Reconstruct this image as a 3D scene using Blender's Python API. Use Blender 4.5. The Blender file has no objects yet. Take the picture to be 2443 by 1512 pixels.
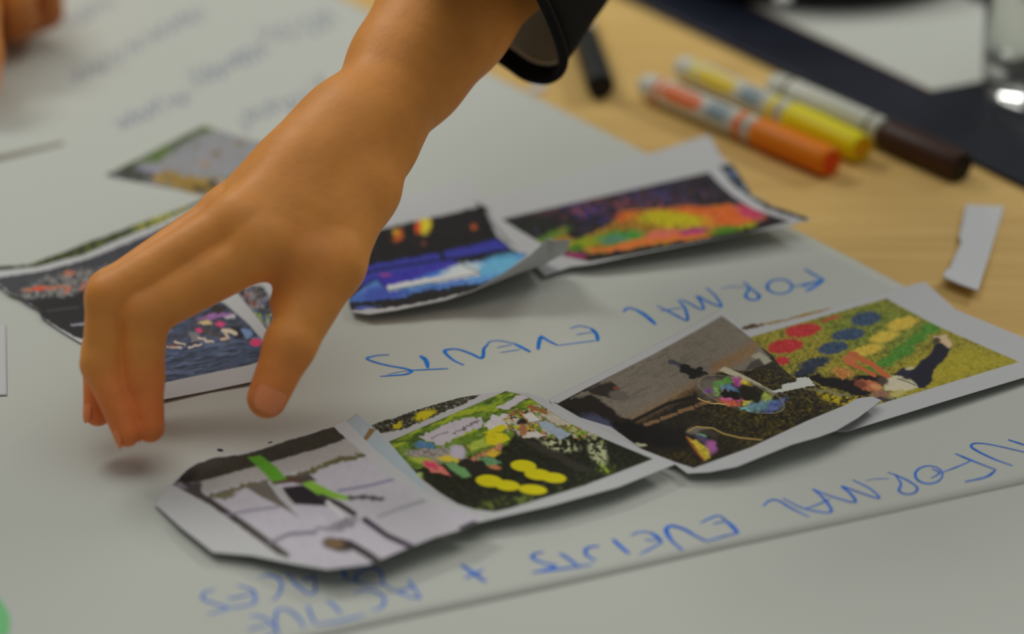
import bpy, bmesh, math, random
import numpy as np
from mathutils import Vector, Matrix

random.seed(7)
rng = np.random.RandomState(11)
SC = bpy.context.scene
COL = SC.collection

# ------------------------------------------------------------------ camera
W, H = 2443, 1512
F_PX = 7000.0                       # focal length in pixels
PITCH = math.radians(27.0)          # camera looks this far below the horizontal
DIST = 1.43                         # camera to the table point in the picture centre
SN, CS = math.sin(PITCH), math.cos(PITCH)
CAM = np.array([0.0, -DIST * CS, DIST * SN])
cam_data = bpy.data.cameras.new('camera')
cam = bpy.data.objects.new('camera', cam_data)
COL.objects.link(cam)
cam.location = CAM
cam.rotation_euler = (math.pi / 2 - PITCH, 0, 0)
cam_data.sensor_fit = 'HORIZONTAL'
cam_data.sensor_width = 23.6
cam_data.lens = F_PX * 23.6 / W
cam_data.clip_start = 0.05
cam_data.dof.use_dof = True
cam_data.dof.focus_distance = 1.345
cam_data.dof.aperture_fstop = 2.1
SC.camera = cam

# ------------------------------------------------------------------ world and lamps
world = bpy.data.worlds.new('room_light')
SC.world = world
world.use_nodes = True
world.node_tree.nodes['Background'].inputs[0].default_value = (0.98, 0.98, 1.0, 1)
world.node_tree.nodes['Background'].inputs[1].default_value = 0.12


def overhead_light(name, loc, target, sx, sy, watts, colour=(1.0, 0.99, 0.93)):
    d = bpy.data.lights.new(name, 'AREA')
    d.shape = 'RECTANGLE'
    d.size, d.size_y = sx, sy
    d.energy = watts
    d.color = colour
    o = bpy.data.objects.new(name, d)
    COL.objects.link(o)
    o.location = loc
    o.rotation_euler = (Vector(target) - Vector(loc)).to_track_quat('-Z', 'Y').to_euler()
    return o


overhead_light('ceiling_lamp_light', (1.75, 1.75, 1.65), (0.0, 0.0, 0), 1.0, 0.4, 17)
overhead_light('ceiling_lamp_light', (-1.2, 1.5, 1.75), (-0.1, 0, 0), 1.0, 0.4, 15)
overhead_light('ceiling_bounce_fill', (-0.1, 0.1, 1.85), (-0.1, 0.1, 0), 2.2, 2.0, 11)  # added soft fill standing in for light bounced off the ceiling
SC.view_settings.view_transform = 'Standard'
SC.view_settings.look = 'None'
SC.view_settings.exposure = 0.09
SC.view_settings.gamma = 1.0
SC.view_settings.use_curve_mapping = False


# ------------------------------------------------------------------ helpers
def at(px, py, z=0.0):
    """World point at height z (metres) above the table top seen at photo pixel px, py."""
    u = (np.asarray(px, float) - W / 2) / F_PX
    v = (np.asarray(py, float) - H / 2) / F_PX
    z = np.asarray(z, float)
    dz = -(SN + v * CS)
    t = (z - CAM[2]) / dz
    return np.stack([u * t, CAM[1] + t * (CS - v * SN), z + 0 * u + 0 * t], -1)


def seen(p):
    """Photo pixel of world points."""
    d = np.asarray(p, float) - CAM
    dep = d[..., 1] * CS - d[..., 2] * SN
    up = d[..., 1] * SN + d[..., 2] * CS
    return W / 2 + F_PX * d[..., 0] / dep, H / 2 - F_PX * up / dep


def lin(c):
    c = np.asarray(c, float) / 255.0
    return np.where(c <= 0.04045, c / 12.92, ((c + 0.055) / 1.055) ** 2.4)


LIGHT = 0.60                         # picture brightness of a fully white matt sheet


def alb(r, g, b):
    """Surface colour whose lit appearance is the sRGB triple."""
    return tuple(np.clip(lin((r, g, b)) / LIGHT, 0.002, 0.9))


def mat(name, col=(0.5, 0.5, 0.5), rough=0.6, spec=0.4, attr=None, bump=None, noise=None, sss=0.0, coat=0.0, trans=0.0):
    m = bpy.data.materials.new(name)
    m.use_nodes = True
    nt = m.node_tree
    b = nt.nodes['Principled BSDF']
    b.inputs['Base Color'].default_value = (*col, 1)
    b.inputs['Roughness'].default_value = rough
    b.inputs['Specular IOR Level'].default_value = spec
    b.inputs['Coat Weight'].default_value = coat
    b.inputs['Transmission Weight'].default_value = trans
    src = None
    if attr:
        a = nt.nodes.new('ShaderNodeVertexColor')
        a.layer_name = attr
        src = a.outputs[0]
    if noise:
        sc, amt = noise
        tc = nt.nodes.new('ShaderNodeTexCoord')
        n = nt.nodes.new('ShaderNodeTexNoise')
        n.inputs['Scale'].default_value = sc
        n.inputs['Detail'].default_value = 4
        nt.links.new(tc.outputs['Object'], n.inputs['Vector'])
        mx = nt.nodes.new('ShaderNodeMix')
        mx.data_type = 'RGBA'
        mx.blend_type = 'MULTIPLY'
        mx.inputs[0].default_value = 1
        rp = nt.nodes.new('ShaderNodeMapRange')
        rp.inputs[1].default_value = 0.3
        rp.inputs[2].default_value = 0.7
        rp.inputs[3].default_value = 1 - amt
        rp.inputs[4].default_value = 1 + amt * 0.3
        nt.links.new(n.outputs[0], rp.inputs[0])
        if src:
            nt.links.new(src, mx.inputs[6])
        else:
            mx.inputs[6].default_value = (*col, 1)
        nt.links.new(rp.outputs[0], mx.inputs[7])
        src = mx.outputs[2]
    if src:
        nt.links.new(src, b.inputs['Base Color'])
    if bump:
        sc, st = bump
        tc = nt.nodes.new('ShaderNodeTexCoord')
        n = nt.nodes.new('ShaderNodeTexNoise')
        n.inputs['Scale'].default_value = sc
        n.inputs['Detail'].default_value = 3
        nt.links.new(tc.outputs['Object'], n.inputs['Vector'])
        bp = nt.nodes.new('ShaderNodeBump')
        bp.inputs['Strength'].default_value = st
        bp.inputs['Distance'].default_value = 0.001
        nt.links.new(n.outputs[0], bp.inputs['Height'])
        nt.links.new(bp.outputs[0], b.inputs['Normal'])
    if sss:
        b.inputs['Subsurface Weight'].default_value = sss
        b.inputs['Subsurface Radius'].default_value = (1.0, 0.35, 0.2)
        b.inputs['Subsurface Scale'].default_value = 0.003
    return m


def link(name, me, mats, parent=None, smooth=True):
    o = bpy.data.objects.new(name, me)
    COL.objects.link(o)
    for m in (mats if isinstance(mats, (list, tuple)) else [mats]):
        me.materials.append(m)
    if smooth:
        me.polygons.foreach_set('use_smooth', np.ones(len(me.polygons), bool))
    if parent is not None:
        o.parent = parent
        o.matrix_parent_inverse = Matrix.Translation(-Vector(parent.location))
    return o


def mesh_from(verts, faces, name='mesh'):
    me = bpy.data.meshes.new(name)
    me.from_pydata([tuple(v) for v in verts], [], faces)
    me.update()
    return me


def grid_mesh(Pw, name='mesh'):
    """Quad mesh from a (rows, cols, 3) array, fast."""
    r, c, _ = Pw.shape
    me = bpy.data.meshes.new(name)
    me.vertices.add(r * c)
    me.vertices.foreach_set('co', Pw.reshape(-1).astype(np.float32))
    idx = np.arange(r * c).reshape(r, c)
    q = np.stack([idx[:-1, :-1], idx[1:, :-1], idx[1:, 1:], idx[:-1, 1:]], -1).reshape(-1, 4)
    return _fill(me, q)


def _fill(me, q):
    n = len(q)
    me.loops.add(n * 4)
    me.loops.foreach_set('vertex_index', q.reshape(-1).astype(np.int32))
    me.polygons.add(n)
    me.polygons.foreach_set('loop_start', (np.arange(n) * 4).astype(np.int32))
    me.update(calc_edges=True)
    me.validate()
    return me


def tag(o, label, cat, group=None, kind=None):
    o['label'] = label
    o['category'] = cat
    if group:
        o['group'] = group
    if kind:
        o['kind'] = kind
    return o


def empty(name, loc, label=None, cat=None, group=None):
    o = bpy.data.objects.new(name, None)
    COL.objects.link(o)
    o.location = loc
    o.empty_display_size = 0.02
    if label:
        tag(o, label, cat, group)
    return o


def polyline(pts, n):
    """Resample a polyline to n points by length."""
    p = np.asarray(pts, float)
    s = np.r_[0, np.cumsum(np.linalg.norm(np.diff(p[:, :2], axis=0), axis=1))]
    t = np.linspace(0, s[-1], n)
    return np.stack([np.interp(t, s, p[:, k]) for k in range(p.shape[1])], -1)


def curve(pts, n):
    """Catmull-Rom through the points, n samples per span."""
    p = np.asarray(pts, float)
    if len(p) == 2:
        return polyline(p, n + 1)
    q = np.vstack([2 * p[0] - p[1], p, 2 * p[-1] - p[-2]])
    out = []
    for i in range(1, len(q) - 2):
        t = np.linspace(0, 1, n, endpoint=False)[:, None]
        a, b, c, d = q[i - 1], q[i], q[i + 1], q[i + 2]
        out.append(0.5 * (2 * b + (c - a) * t + (2 * a - 5 * b + 4 * c - d) * t ** 2 + (3 * b - a - 3 * c + d) * t ** 3))
    out.append(p[-1:])
    return np.vstack(out)


# value noise on pixel coordinates
_tab = rng.rand(64, 64)


def noise(x, y, s, seed=0, oct=1):
    out = 0
    amp = 1.0
    tot = 0
    for o in range(oct):
        xs = x / s + seed * 7.31 + o * 3.7
        ys = y / s + seed * 3.17 + o * 5.1
        xi = np.floor(xs).astype(int)
        yi = np.floor(ys).astype(int)
        fx = xs - xi
        fy = ys - yi
        fx = fx * fx * (3 - 2 * fx)
        fy = fy * fy * (3 - 2 * fy)
        T = lambda a, b: _tab[a % 64, b % 64]
        out = out + amp * ((T(xi, yi) * (1 - fx) + T(xi + 1, yi) * fx) * (1 - fy) + (T(xi, yi + 1) * (1 - fx) + T(xi + 1, yi + 1) * fx) * fy)
        tot += amp
        amp *= 0.55
        s = s / 2
    return out / tot


class Canvas:
    """Printed picture: one colour per vertex of the paper, drawn in the picture's own drawing coordinates."""

    def __init__(self, X, Y, base=(160, 163, 155)):
        self.X, self.Y = X, Y
        self.C = np.tile(lin(base), (X.size, 1)).astype(float)
        self.T = (1.0, 0, 0)
        self.clip = np.ones(X.size)

    def frame(self, scale, ox, oy):
        self.T = (scale, ox, oy)

    def _xy(self, jit=0, js=10, seed=1):
        s, ox, oy = self.T
        X, Y = self.X, self.Y
        if jit:
            X = X + (noise(self.X, self.Y, js, seed) - 0.5) * 2 * jit
            Y = Y + (noise(self.X, self.Y, js, seed + 5) - 0.5) * 2 * jit
        return (X - ox) * s, (Y - oy) * s

    def blend(self, m, col, tex=0, ts=4, seed=2):
        m = (m * self.clip)[:, None]
        c = np.asarray(col, float)
        if tex:
            n = (noise(self.X, self.Y, ts, seed, 2) - 0.5) * 2 * tex
            c = np.clip(c[None] + n[:, None] * np.array([1, 1, 0.9]) * 1.0, 0, 255)
        self.C = self.C * (1 - m) + lin(c) * m

    def poly(self, pts, col, soft=1.5, jit=0, js=10, seed=1, a=1, **k):
        x, y = self._xy(jit, js, seed)
        p = np.asarray(pts, float)
        ins = np.zeros(x.size, bool)
        dist = np.full(x.size, 1e9)
        for (x0, y0), (x1, y1) in zip(p, np.roll(p, -1, 0)):
            c = ((y0 > y) != (y1 > y))
            with np.errstate(divide='ignore', invalid='ignore'):
                xc = (x1 - x0) * (y - y0) / (y1 - y0 + 1e-9) + x0
            ins ^= c & (x < xc)
            L = (x1 - x0) ** 2 + (y1 - y0) ** 2 + 1e-9
            t = np.clip(((x - x0) * (x1 - x0) + (y - y0) * (y1 - y0)) / L, 0, 1)
            dist = np.minimum(dist, np.hypot(x - x0 - t * (x1 - x0), y - y0 - t * (y1 - y0)))
        sd = np.where(ins, dist, -dist) / self.T[0]
        m = np.clip(0.5 + sd / (2 * soft), 0, 1) * a
        self.blend(m, col, **k)
        return m

    def ell(self, cx, cy, rx, ry, col, ang=0, soft=0.15, jit=0, js=8, seed=1, a=1, **k):
        x, y = self._xy(jit, js, seed)
        A = math.radians(ang)
        dx, dy = x - cx, y - cy
        u = (dx * math.cos(A) + dy * math.sin(A)) / rx
        v = (-dx * math.sin(A) + dy * math.cos(A)) / ry
        r = np.hypot(u, v)
        m = np.clip((1 - r) / soft + 0.5, 0, 1) * a
        self.blend(m, col, **k)

    def ring(self, cx, cy, rx, ry, w, col, ang=0, a=1):
        x, y = self._xy(2, 20, 3)
        A = math.radians(ang)
        dx, dy = x - cx, y - cy
        r = np.hypot((dx * math.cos(A) + dy * math.sin(A)) / rx, (-dx * math.sin(A) + dy * math.cos(A)) / ry)
        self.blend(np.clip(1 - np.abs(r - 1) / w, 0, 1) * a, col)

    def line(self, pts, w, col, soft=1.2, jit=0, js=8, seed=1, a=1, **k):
        x, y = self._xy(jit, js, seed)
        d = np.full(x.size, 1e9)
        p = np.asarray(pts, float)
        for (x0, y0), (x1, y1) in zip(p[:-1], p[1:]):
            L = (x1 - x0) ** 2 + (y1 - y0) ** 2 + 1e-9
            t = np.clip(((x - x0) * (x1 - x0) + (y - y0) * (y1 - y0)) / L, 0, 1)
            d = np.minimum(d, np.hypot(x - x0 - t * (x1 - x0), y - y0 - t * (y1 - y0)))
        sd = (w / 2 - d) / self.T[0]
        self.blend(np.clip(0.5 + sd / (2 * soft), 0, 1) * a, col, **k)

    def specks(self, col, s, thr, soft=0.08, seed=1, region=None, a=1, oct=2, ang=0, stretch=1):
        A = math.radians(ang)
        xr = self.X * math.cos(A) + self.Y * math.sin(A)
        yr = -self.X * math.sin(A) + self.Y * math.cos(A)
        n = noise(xr / stretch, yr, s, seed, oct)
        m = np.clip((n - thr) / soft + 0.5, 0, 1) * a
        if region is not None:
            m = m * region
        self.blend(m, col)

    def blob(self, cx, cy, rx, ry, soft=0.6, ang=0):
        x, y = self._xy()
        A = math.radians(ang)
        dx, dy = x - cx, y - cy
        r = np.hypot((dx * math.cos(A) + dy * math.sin(A)) / rx, (-dx * math.sin(A) + dy * math.cos(A)) / ry)
        return np.clip((1 - r) / soft + 0.5, 0, 1)

    def mask(self, pts, soft=1.2, jit=0, js=10, seed=1):
        keep = self.C
        m = self.poly(pts, (0, 0, 0), soft, jit, js, seed)
        self.C = keep
        return m


WHITE = (160, 163, 156)
M_PRINT = mat('printed_paper', attr='ink', rough=0.5, spec=0.25)
M_BACK = mat('paper_back', alb(162, 163, 164), rough=0.7, spec=0.2)


def coons(top, right, bottom, left, nu, nv):
    """top TL-TR, right TR-BR, bottom BL-BR, left TL-BL, points (px, py, z mm) -> world grid."""
    def w(b, n):
        q = polyline(b, n)
        return at(q[:, 0], q[:, 1], q[:, 2] / 1000)
    T, B, L, R = w(top, nu), w(bottom, nu), w(left, nv), w(right, nv)
    u = np.linspace(0, 1, nu)[None, :, None]
    v = np.linspace(0, 1, nv)[:, None, None]
    S = (1 - v) * T[None] + v * B[None] + (1 - u) * L[:, None] + u * R[:, None]
    S -= (1 - u) * (1 - v) * T[0] + u * (1 - v) * T[-1] + (1 - u) * v * B[0] + u * v * B[-1]
    return S


def plen(b):
    p = np.asarray(b, float)[:, :2]
    return np.linalg.norm(np.diff(p, axis=0), axis=1).sum()


def paper(name, top, right, bottom, left, paint, label, cat, group=None, step=2.3, thick=0.22, dz=None):
    nu = int(max(plen(top), plen(bottom)) / step) + 2
    nv = int(max(plen(left), plen(right)) / step) + 2
    S = coons(top, right, bottom, left, nu, nv)
    if dz is not None:
        u, v = np.meshgrid(np.linspace(0, 1, nu), np.linspace(0, 1, nv))
        S[..., 2] += dz(u, v) / 1000
    x, y = seen(S.reshape(-1, 3))
    cv = Canvas(x, y, (163, 164, 165))
    if paint:
        paint(cv)
    me = grid_mesh(S, name)
    c = np.clip(cv.C / LIGHT, 0.002, 0.9)
    a = me.color_attributes.new('ink', 'FLOAT_COLOR', 'POINT')
    a.data.foreach_set('color', np.c_[c, np.ones(len(c))].astype(np.float32).reshape(-1))
    o = link(name, me, [M_PRINT, M_BACK])
    md = o.modifiers.new('thickness', 'SOLIDIFY')
    md.thickness = thick / 1000
    md.offset = -1
    md.material_offset = 1
    md.material_offset_rim = 1
    if label:
        tag(o, label, cat, group)
    return o


def edge(*pts, z=2.0):
    return [(p[0], p[1], p[2] if len(p) > 2 else z) for p in pts]


def lathe(profile, n=32):
    """profile list of (r, h) -> verts, faces around +Z."""
    v, f = [], []
    for r, h in profile:
        for k in range(n):
            t = 2 * math.pi * k / n
            v.append((r * math.cos(t), r * math.sin(t), h))
    for i in range(len(profile) - 1):
        for k in range(n):
            k2 = (k + 1) % n
            f.append((i * n + k, i * n + k2, (i + 1) * n + k2, (i + 1) * n + k))
    f.append(tuple(range(n - 1, -1, -1)))
    f.append(tuple((len(profile) - 1) * n + k for k in range(n)))
    return v, f


# ------------------------------------------------------------------ room and table
M_FLOOR = mat('carpet_floor', (0.16, 0.16, 0.17), 0.95, 0.1, noise=(60, 0.4))


def wood():
    m = bpy.data.materials.new('beech_laminate')
    m.use_nodes = True
    nt = m.node_tree
    b = nt.nodes['Principled BSDF']
    tc = nt.nodes.new('ShaderNodeTexCoord')
    mp = nt.nodes.new('ShaderNodeMapping')
    mp.inputs['Rotation'].default_value = (0, 0, math.radians(38))
    mp.inputs['Scale'].default_value = (5, 60, 5)
    n = nt.nodes.new('ShaderNodeTexNoise')
    n.inputs['Scale'].default_value = 1.6
    n.inputs['Detail'].default_value = 6
    n.inputs['Distortion'].default_value = 0.6
    rp = nt.nodes.new('ShaderNodeValToRGB')
    rp.color_ramp.elements[0].position = 0.3
    rp.color_ramp.elements[0].color = (*alb(170, 139, 80), 1)
    rp.color_ramp.elements[1].position = 0.7
    rp.color_ramp.elements[1].color = (*alb(184, 154, 95), 1)
    nt.links.new(tc.outputs['Object'], mp.inputs[0])
    nt.links.new(mp.outputs[0], n.inputs['Vector'])
    nt.links.new(n.outputs[0], rp.inputs[0])
    nt.links.new(rp.outputs[0], b.inputs['Base Color'])
    b.inputs['Roughness'].default_value = 0.55
    b.inputs['Specular IOR Level'].default_value = 0.3
    return m


def box(x0, y0, z0, x1, y1, z1, bev=0.0):
    bm = bmesh.new()
    bmesh.ops.create_cube(bm, size=1)
    for v in bm.verts:
        v.co = ((x0 + x1) / 2 + v.co.x * (x1 - x0), (y0 + y1) / 2 + v.co.y * (y1 - y0), (z0 + z1) / 2 + v.co.z * (z1 - z0))
    if bev:
        bmesh.ops.bevel(bm, geom=bm.edges[:], offset=bev, segments=2, affect='EDGES', profile=0.5)
    me = bpy.data.meshes.new('box')
    bm.to_mesh(me)
    bm.free()
    return me


o = link('floor', box(-3, -3, -0.80, 3, 3, -0.74), M_FLOOR, smooth=False)
o['kind'] = 'structure'
o = link('wall_back', box(-3, 3.0, -0.80, 3, 3.1, 2.0), mat('painted_wall', (0.55, 0.55, 0.52), 0.8, 0.2, bump=(40, 0.1)), smooth=False)
o['kind'] = 'structure'

TX0, TX1, TY0, TY1 = -0.85, 0.95, -0.55, 0.75
M_WOOD = wood()
M_STEEL = mat('grey_steel', (0.3, 0.3, 0.31), 0.35, 0.5)
table = empty('table', ((TX0 + TX1) / 2, (TY0 + TY1) / 2, -0.74), 'pale beech meeting table under the papers and marker pens', 'table')
link('table_top', box(TX0, TY0, -0.028, TX1, TY1, 0.0, 0.003), M_WOOD, table, smooth=False)
for lx in (TX0 + 0.07, TX1 - 0.07):
    for ly in (TY0 + 0.07, TY1 - 0.07):
        link('leg', box(lx - 0.02, ly - 0.02, -0.74, lx + 0.02, ly + 0.02, -0.028, 0.002), M_STEEL, table, smooth=False)

# ------------------------------------------------------------------ big white sheets
M_SHEET = mat('flipchart_paper', alb(*WHITE), 0.75, 0.2)


def wave(x, y):
    return 0.9 + 0.30 * np.sin(x * 31 + y * 12 + 0.6) * np.sin(y * 23 - x * 9) + 0.12 * np.sin(x * 67 - y * 41)


def sheet(name, c0, c1, c2, c3, lift, label, step=0.008, rim=True):
    c0, c1, c2, c3 = [np.asarray(c, float) for c in (c0, c1, c2, c3)]
    nu = int(np.linalg.norm(c1 - c0) / step) + 2
    nv = int(np.linalg.norm(c3 - c0) / step) + 2
    u = np.linspace(0, 1, nu)[None, :, None]
    v = np.linspace(0, 1, nv)[:, None, None]
    S = (1 - v) * ((1 - u) * c0 + u * c1) + v * ((1 - u) * c3 + u * c2)
    S[..., 2] = (lift + wave(S[..., 0], S[..., 1])) / 1000
    if np.cross(S[1, 0] - S[0, 0], S[0, 1] - S[0, 0])[2] < 0:
        S = S[::-1]
    me = grid_mesh(S, name)
    o = link(name, me, M_SHEET)
    md = o.modifiers.new('thickness', 'SOLIDIFY')
    md.thickness = 0.0002
    md.offset = -1
    tag(o, label, 'paper sheet')
    return o


cR = at(2887, 1062)
aF = at(300, -262)
bF = at(-700, 1853)
e1 = (aF - cR)
e2 = (bF - cR)
big = sheet('flipchart_sheet', cR, cR + e1, cR + e1 + e2 * 0.95, cR + e2 * 0.95, 0.9,
            'large white flipchart sheet with blue handwriting under the cut-out prints')
low_a = at(2950, 1085)
d1 = e1 / np.linalg.norm(e1)
d2 = e2 / np.linalg.norm(e2)
lo0 = cR + d2 * 0.02 + d1 * 0.06
low = sheet('flipchart_sheet', lo0, lo0 - d1 * 0.45, lo0 - d1 * 0.45 + d2 * 0.62, lo0 + d2 * 0.62, 0.5,
            'blank white flipchart sheet along the bottom right, its edge under the lettered sheet')

# handwriting
M_INK = mat('blue_marker_ink', alb(6, 104, 186), 0.6, 0.2, noise=(300, 0.35))
M_INK2 = mat('bright_blue_ink', alb(16, 94, 188), 0.6, 0.2, noise=(300, 0.35))
M_INKG = mat('grey_violet_ink', alb(112, 116, 132), 0.7, 0.2)
M_INKGREEN = mat('green_marker_ink', alb(100, 165, 110), 0.7, 0.2)
M_INKBLK = mat('dark_ink', alb(40, 42, 60), 0.7, 0.2)


def strokes(name, lines, scale, ox, oy, width, m, parent, taper=0.45, smooth=True, label=None, seed=0, lift=0.12):
    rs = np.random.RandomState(seed + 3)
    V, Fc = [], []
    for ln in lines:
        w = width
        if isinstance(ln, tuple) and isinstance(ln[0], (int, float)):
            w, ln = ln[0] * width, ln[1]
        p = np.asarray(ln, float)
        p = np.c_[ox + p[:, 0] / scale, oy + p[:, 1] / scale]
        q = curve(p, 9) if smooth and len(p) > 2 else polyline(p, 14)
        g = at(q[:, 0], q[:, 1], 0.0016)
        d = np.gradient(g[:, :2], axis=0)
        d /= np.linalg.norm(d, axis=1)[:, None] + 1e-12
        nrm = np.c_[-d[:, 1], d[:, 0]]
        t = np.linspace(0, 1, len(g))
        prof = taper + (1 - taper) * np.clip(np.sin(np.pi * (0.08 + 0.84 * t)) * 1.25, 0, 1)
        prof = prof * (0.82 + 0.36 * noise(t * 40, t * 0 + rs.rand() * 40, 6, seed))
        hw = (w / 2) * prof
        # pen width in px at this place -> metres
        dep = (g[:, 1] - CAM[1]) * CS - (g[:, 2] - CAM[2]) * SN
        hw = hw * dep / F_PX
        zz = (0.9 + lift + wave(g[:, 0], g[:, 1])) / 1000
        b = len(V)
        for i in range(len(g)):
            for s in (-1, 1):
                V.append((g[i, 0] + s * nrm[i, 0] * hw[i], g[i, 1] + s * nrm[i, 1] * hw[i], zz[i]))
        for i in range(len(g) - 1):
            Fc.append((b + 2 * i, b + 2 * i + 1, b + 2 * i + 3, b + 2 * i + 2))
    o = link(name, mesh_from(V, Fc), m, parent)
    if label:
        o['label'] = label
    return o


def oval(cx, cy, rx, ry, a0=0, a1=360, n=16):
    return [(cx + rx * math.cos(math.radians(a0 + (a1 - a0) * k / n)), cy + ry * math.sin(math.radians(a0 + (a1 - a0) * k / n))) for k in range(n + 1)]


S8 = 2.036
strokes('handwriting', [
    [(262, 503), (200, 508), (155, 520), (175, 534), (250, 555), (340, 572), (372, 585), (340, 600), (280, 605), (218, 609)],
    (0.4, [(255, 600), (330, 585), (372, 584)]),
    (1.6, [(412, 508), (440, 532), (450, 570)]),
    (0.8, [(355, 581), (450, 577), (550, 573)]),
    (1.3, [(625, 556), (575, 532), (535, 496), (540, 480), (595, 478), (660, 500), (705, 521), (718, 510), (722, 475), (740, 455)]),
    (0.7, [(735, 458), (752, 440), (800, 436), (870, 450)]), (1.3, [(865, 448), (920, 475), (948, 490)]),
    (0.5, [(860, 455), (785, 470)]), (0.5, [(900, 478), (800, 494)]),
    (1.4, [(985, 478), (990, 440), (1000, 410)]), (1.1, [(998, 410), (1030, 432), (1080, 457)]),
    (0.6, [(1080, 457), (1200, 440), (1275, 431)]),
    (1.4, [(1276, 434), (1268, 400), (1240, 372)]), (0.7, [(1245, 374), (1190, 362), (1138, 376)]), (0.6, [(1245, 392), (1170, 404)]),
], S8, 800, 600, 7.0, M_INK, big, label='blue capitals reading EVENTS, upside down to the camera')
S7 = 2.874
strokes('handwriting', [
    (1.0, [(970, 1277), (1000, 1252), (1060, 1262)]), (1.4, [(1050, 1258), (1120, 1300), (1192, 1362)]),
    (0.9, [(1200, 1235), (1310, 1290), (1395, 1335), (1410, 1320), (1390, 1250), (1345, 1195)]), (0.6, [(1222, 1272), (1372, 1248)]),
    (0.9, [(1370, 1192), (1440, 1230), (1500, 1262), (1520, 1250), (1495, 1200), (1475, 1170), (1540, 1205), (1622, 1241), (1640, 1235), (1600, 1170), (1538, 1112)]),
    (0.45, [(1640, 1117), (1720, 1106), (1805, 1112)]),
    [(1795, 1075), (1832, 1112), (1880, 1150), (1902, 1178), (1875, 1199), (1830, 1195), (1808, 1170), (1828, 1125), (1818, 1095)],
    oval(2040, 1108, 85, 50), (0.7, [(2120, 1112), (2175, 1100), (2235, 1082)]),
    [(2208, 985), (2280, 1028), (2345, 1062)], (1.2, [(2345, 1058), (2290, 1100), (2222, 1140)]), (0.9, [(2198, 1112), (2255, 1085), (2335, 1060)]),
], S7, 1150, 300, 8.0, M_INK, big, label='blue capitals reading FORMAL, upside down to the camera', seed=2)
S6 = 1.9654
strokes('handwriting', [
    [(190, 622), (150, 630), (138, 648), (175, 668), (245, 687), (200, 703), (138, 720)], (0.9, [(140, 718), (300, 697), (420, 680)]),
    [(265, 625), (310, 655), (350, 685)], [(435, 662), (397, 640), (385, 615), (410, 597), (452, 595)],
    (1.2, [(515, 562), (555, 600), (592, 632)]),
    (0.7, [(640, 635), (700, 605), (745, 580)]), (1.3, [(745, 582), (720, 552), (690, 532)]), (0.7, [(690, 532), (640, 530), (598, 546)]), (0.6, [(715, 572), (665, 565)]),
    (1.2, [(842, 618), (790, 570), (765, 522), (790, 503), (850, 520), (905, 552), (955, 577)]),
    (0.8, [(955, 577), (1030, 555), (1102, 538)]), (1.2, [(1102, 540), (1080, 512), (1045, 480)]), (0.7, [(1045, 478), (1005, 458), (925, 490)]), (0.6, [(1045, 482), (985, 496)]),
], S6, 1200, 1000, 9.0, M_INK2, big, label='blue capitals reading EVENTS near the sheet edge, upside down', seed=4)
strokes('handwriting', [
    [(1220, 412), (1250, 387), (1290, 386), (1350, 420), (1435, 460)],
    [(1312, 375), (1400, 418), (1500, 439), (1540, 434), (1525, 400), (1490, 360), (1450, 330)], (0.7, [(1418, 422), (1470, 405), (1535, 375)]),
    [(1450, 330), (1550, 367), (1650, 390), (1630, 350), (1590, 316), (1680, 347), (1765, 371), (1720, 325), (1640, 285)],
    (0.45, [(1700, 288), (1750, 280), (1810, 278)]),
    [(1803, 248), (1850, 264), (1900, 288), (1942, 320), (1930, 345), (1890, 352), (1857, 335), (1866, 300), (1835, 255)],
    oval(1997, 260, 64, 42), (0.8, [(2010, 230), (2046, 252), (2008, 276)]),
    (0.7, [(2060, 250), (2150, 215), (2205, 190)]), [(2120, 160), (2200, 195), (2310, 238)], (1.1, [(2310, 240), (2265, 272), (2165, 295)]),
    [(2390, 220), (2300, 187), (2220, 147), (2195, 125), (2220, 113), (2300, 123), (2480, 165)], [(2368, 98), (2440, 122), (2520, 152)],
], S6, 1200, 1000, 6.5, M_INK2, big, label='blue capitals reading INFORMAL, upside down, cut by the frame', seed=5)
SB = 2.714
strokes('plus_sign', [
    (1.3, [(1900, 130), (1980, 185), (2060, 240)]), (0.9, [(2045, 158), (1985, 190), (1925, 218)]),
], SB, 400, 1300, 9.0, M_INK2, big, label='blue plus sign before the word ACTIVE', seed=16)
strokes('handwriting', [
    [(300, 295), (240, 310), (225, 345), (265, 370), (350, 395), (385, 412), (330, 432), (258, 452)],
    [(385, 412), (480, 400), (555, 380), (568, 345), (545, 295), (455, 265)], [(540, 322), (470, 338), (388, 352)],
    [(590, 215), (660, 205), (722, 228), (737, 275), (712, 335), (672, 362)],
    [(770, 185), (830, 260), (900, 315), (940, 320), (957, 285), (945, 190)], [(935, 215), (868, 242)],
    [(1000, 155), (1080, 148), (1125, 150), (1150, 210), (1182, 242)],
    [(1395, 260), (1330, 268), (1250, 255), (1215, 235), (1225, 200), (1275, 168), (1335, 150), (1385, 190), (1398, 255), (1480, 310)],
], SB, 400, 1300, 7.0, M_INK2, big, label='blue capitals reading PLACES below the front print, out of focus', seed=6)
strokes('handwriting', [
    [(1480, 305), (1550, 335), (1640, 352)], [(1640, 352), (1600, 290), (1558, 228)], [(1480, 312), (1590, 278)],
    [(1200, 320), (1290, 300), (1370, 320), (1405, 365), (1382, 410), (1325, 427)],
    [(1030, 365), (1080, 400), (1122, 452)], [(955, 522), (1100, 500), (1190, 480), (1280, 455)],
    [(905, 395), (930, 460), (955, 515)],
    [(885, 542), (855, 485), (790, 430), (730, 415), (703, 445), (700, 510), (716, 585)],
    [(530, 460), (600, 465), (660, 500), (712, 565)], [(650, 522), (580, 535), (515, 552)], [(712, 570), (620, 610), (540, 640)],
], SB, 400, 1300, 7.0, M_INK2, big, label='blue capitals reading ACTIVE at the bottom edge, out of focus', seed=7)
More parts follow.
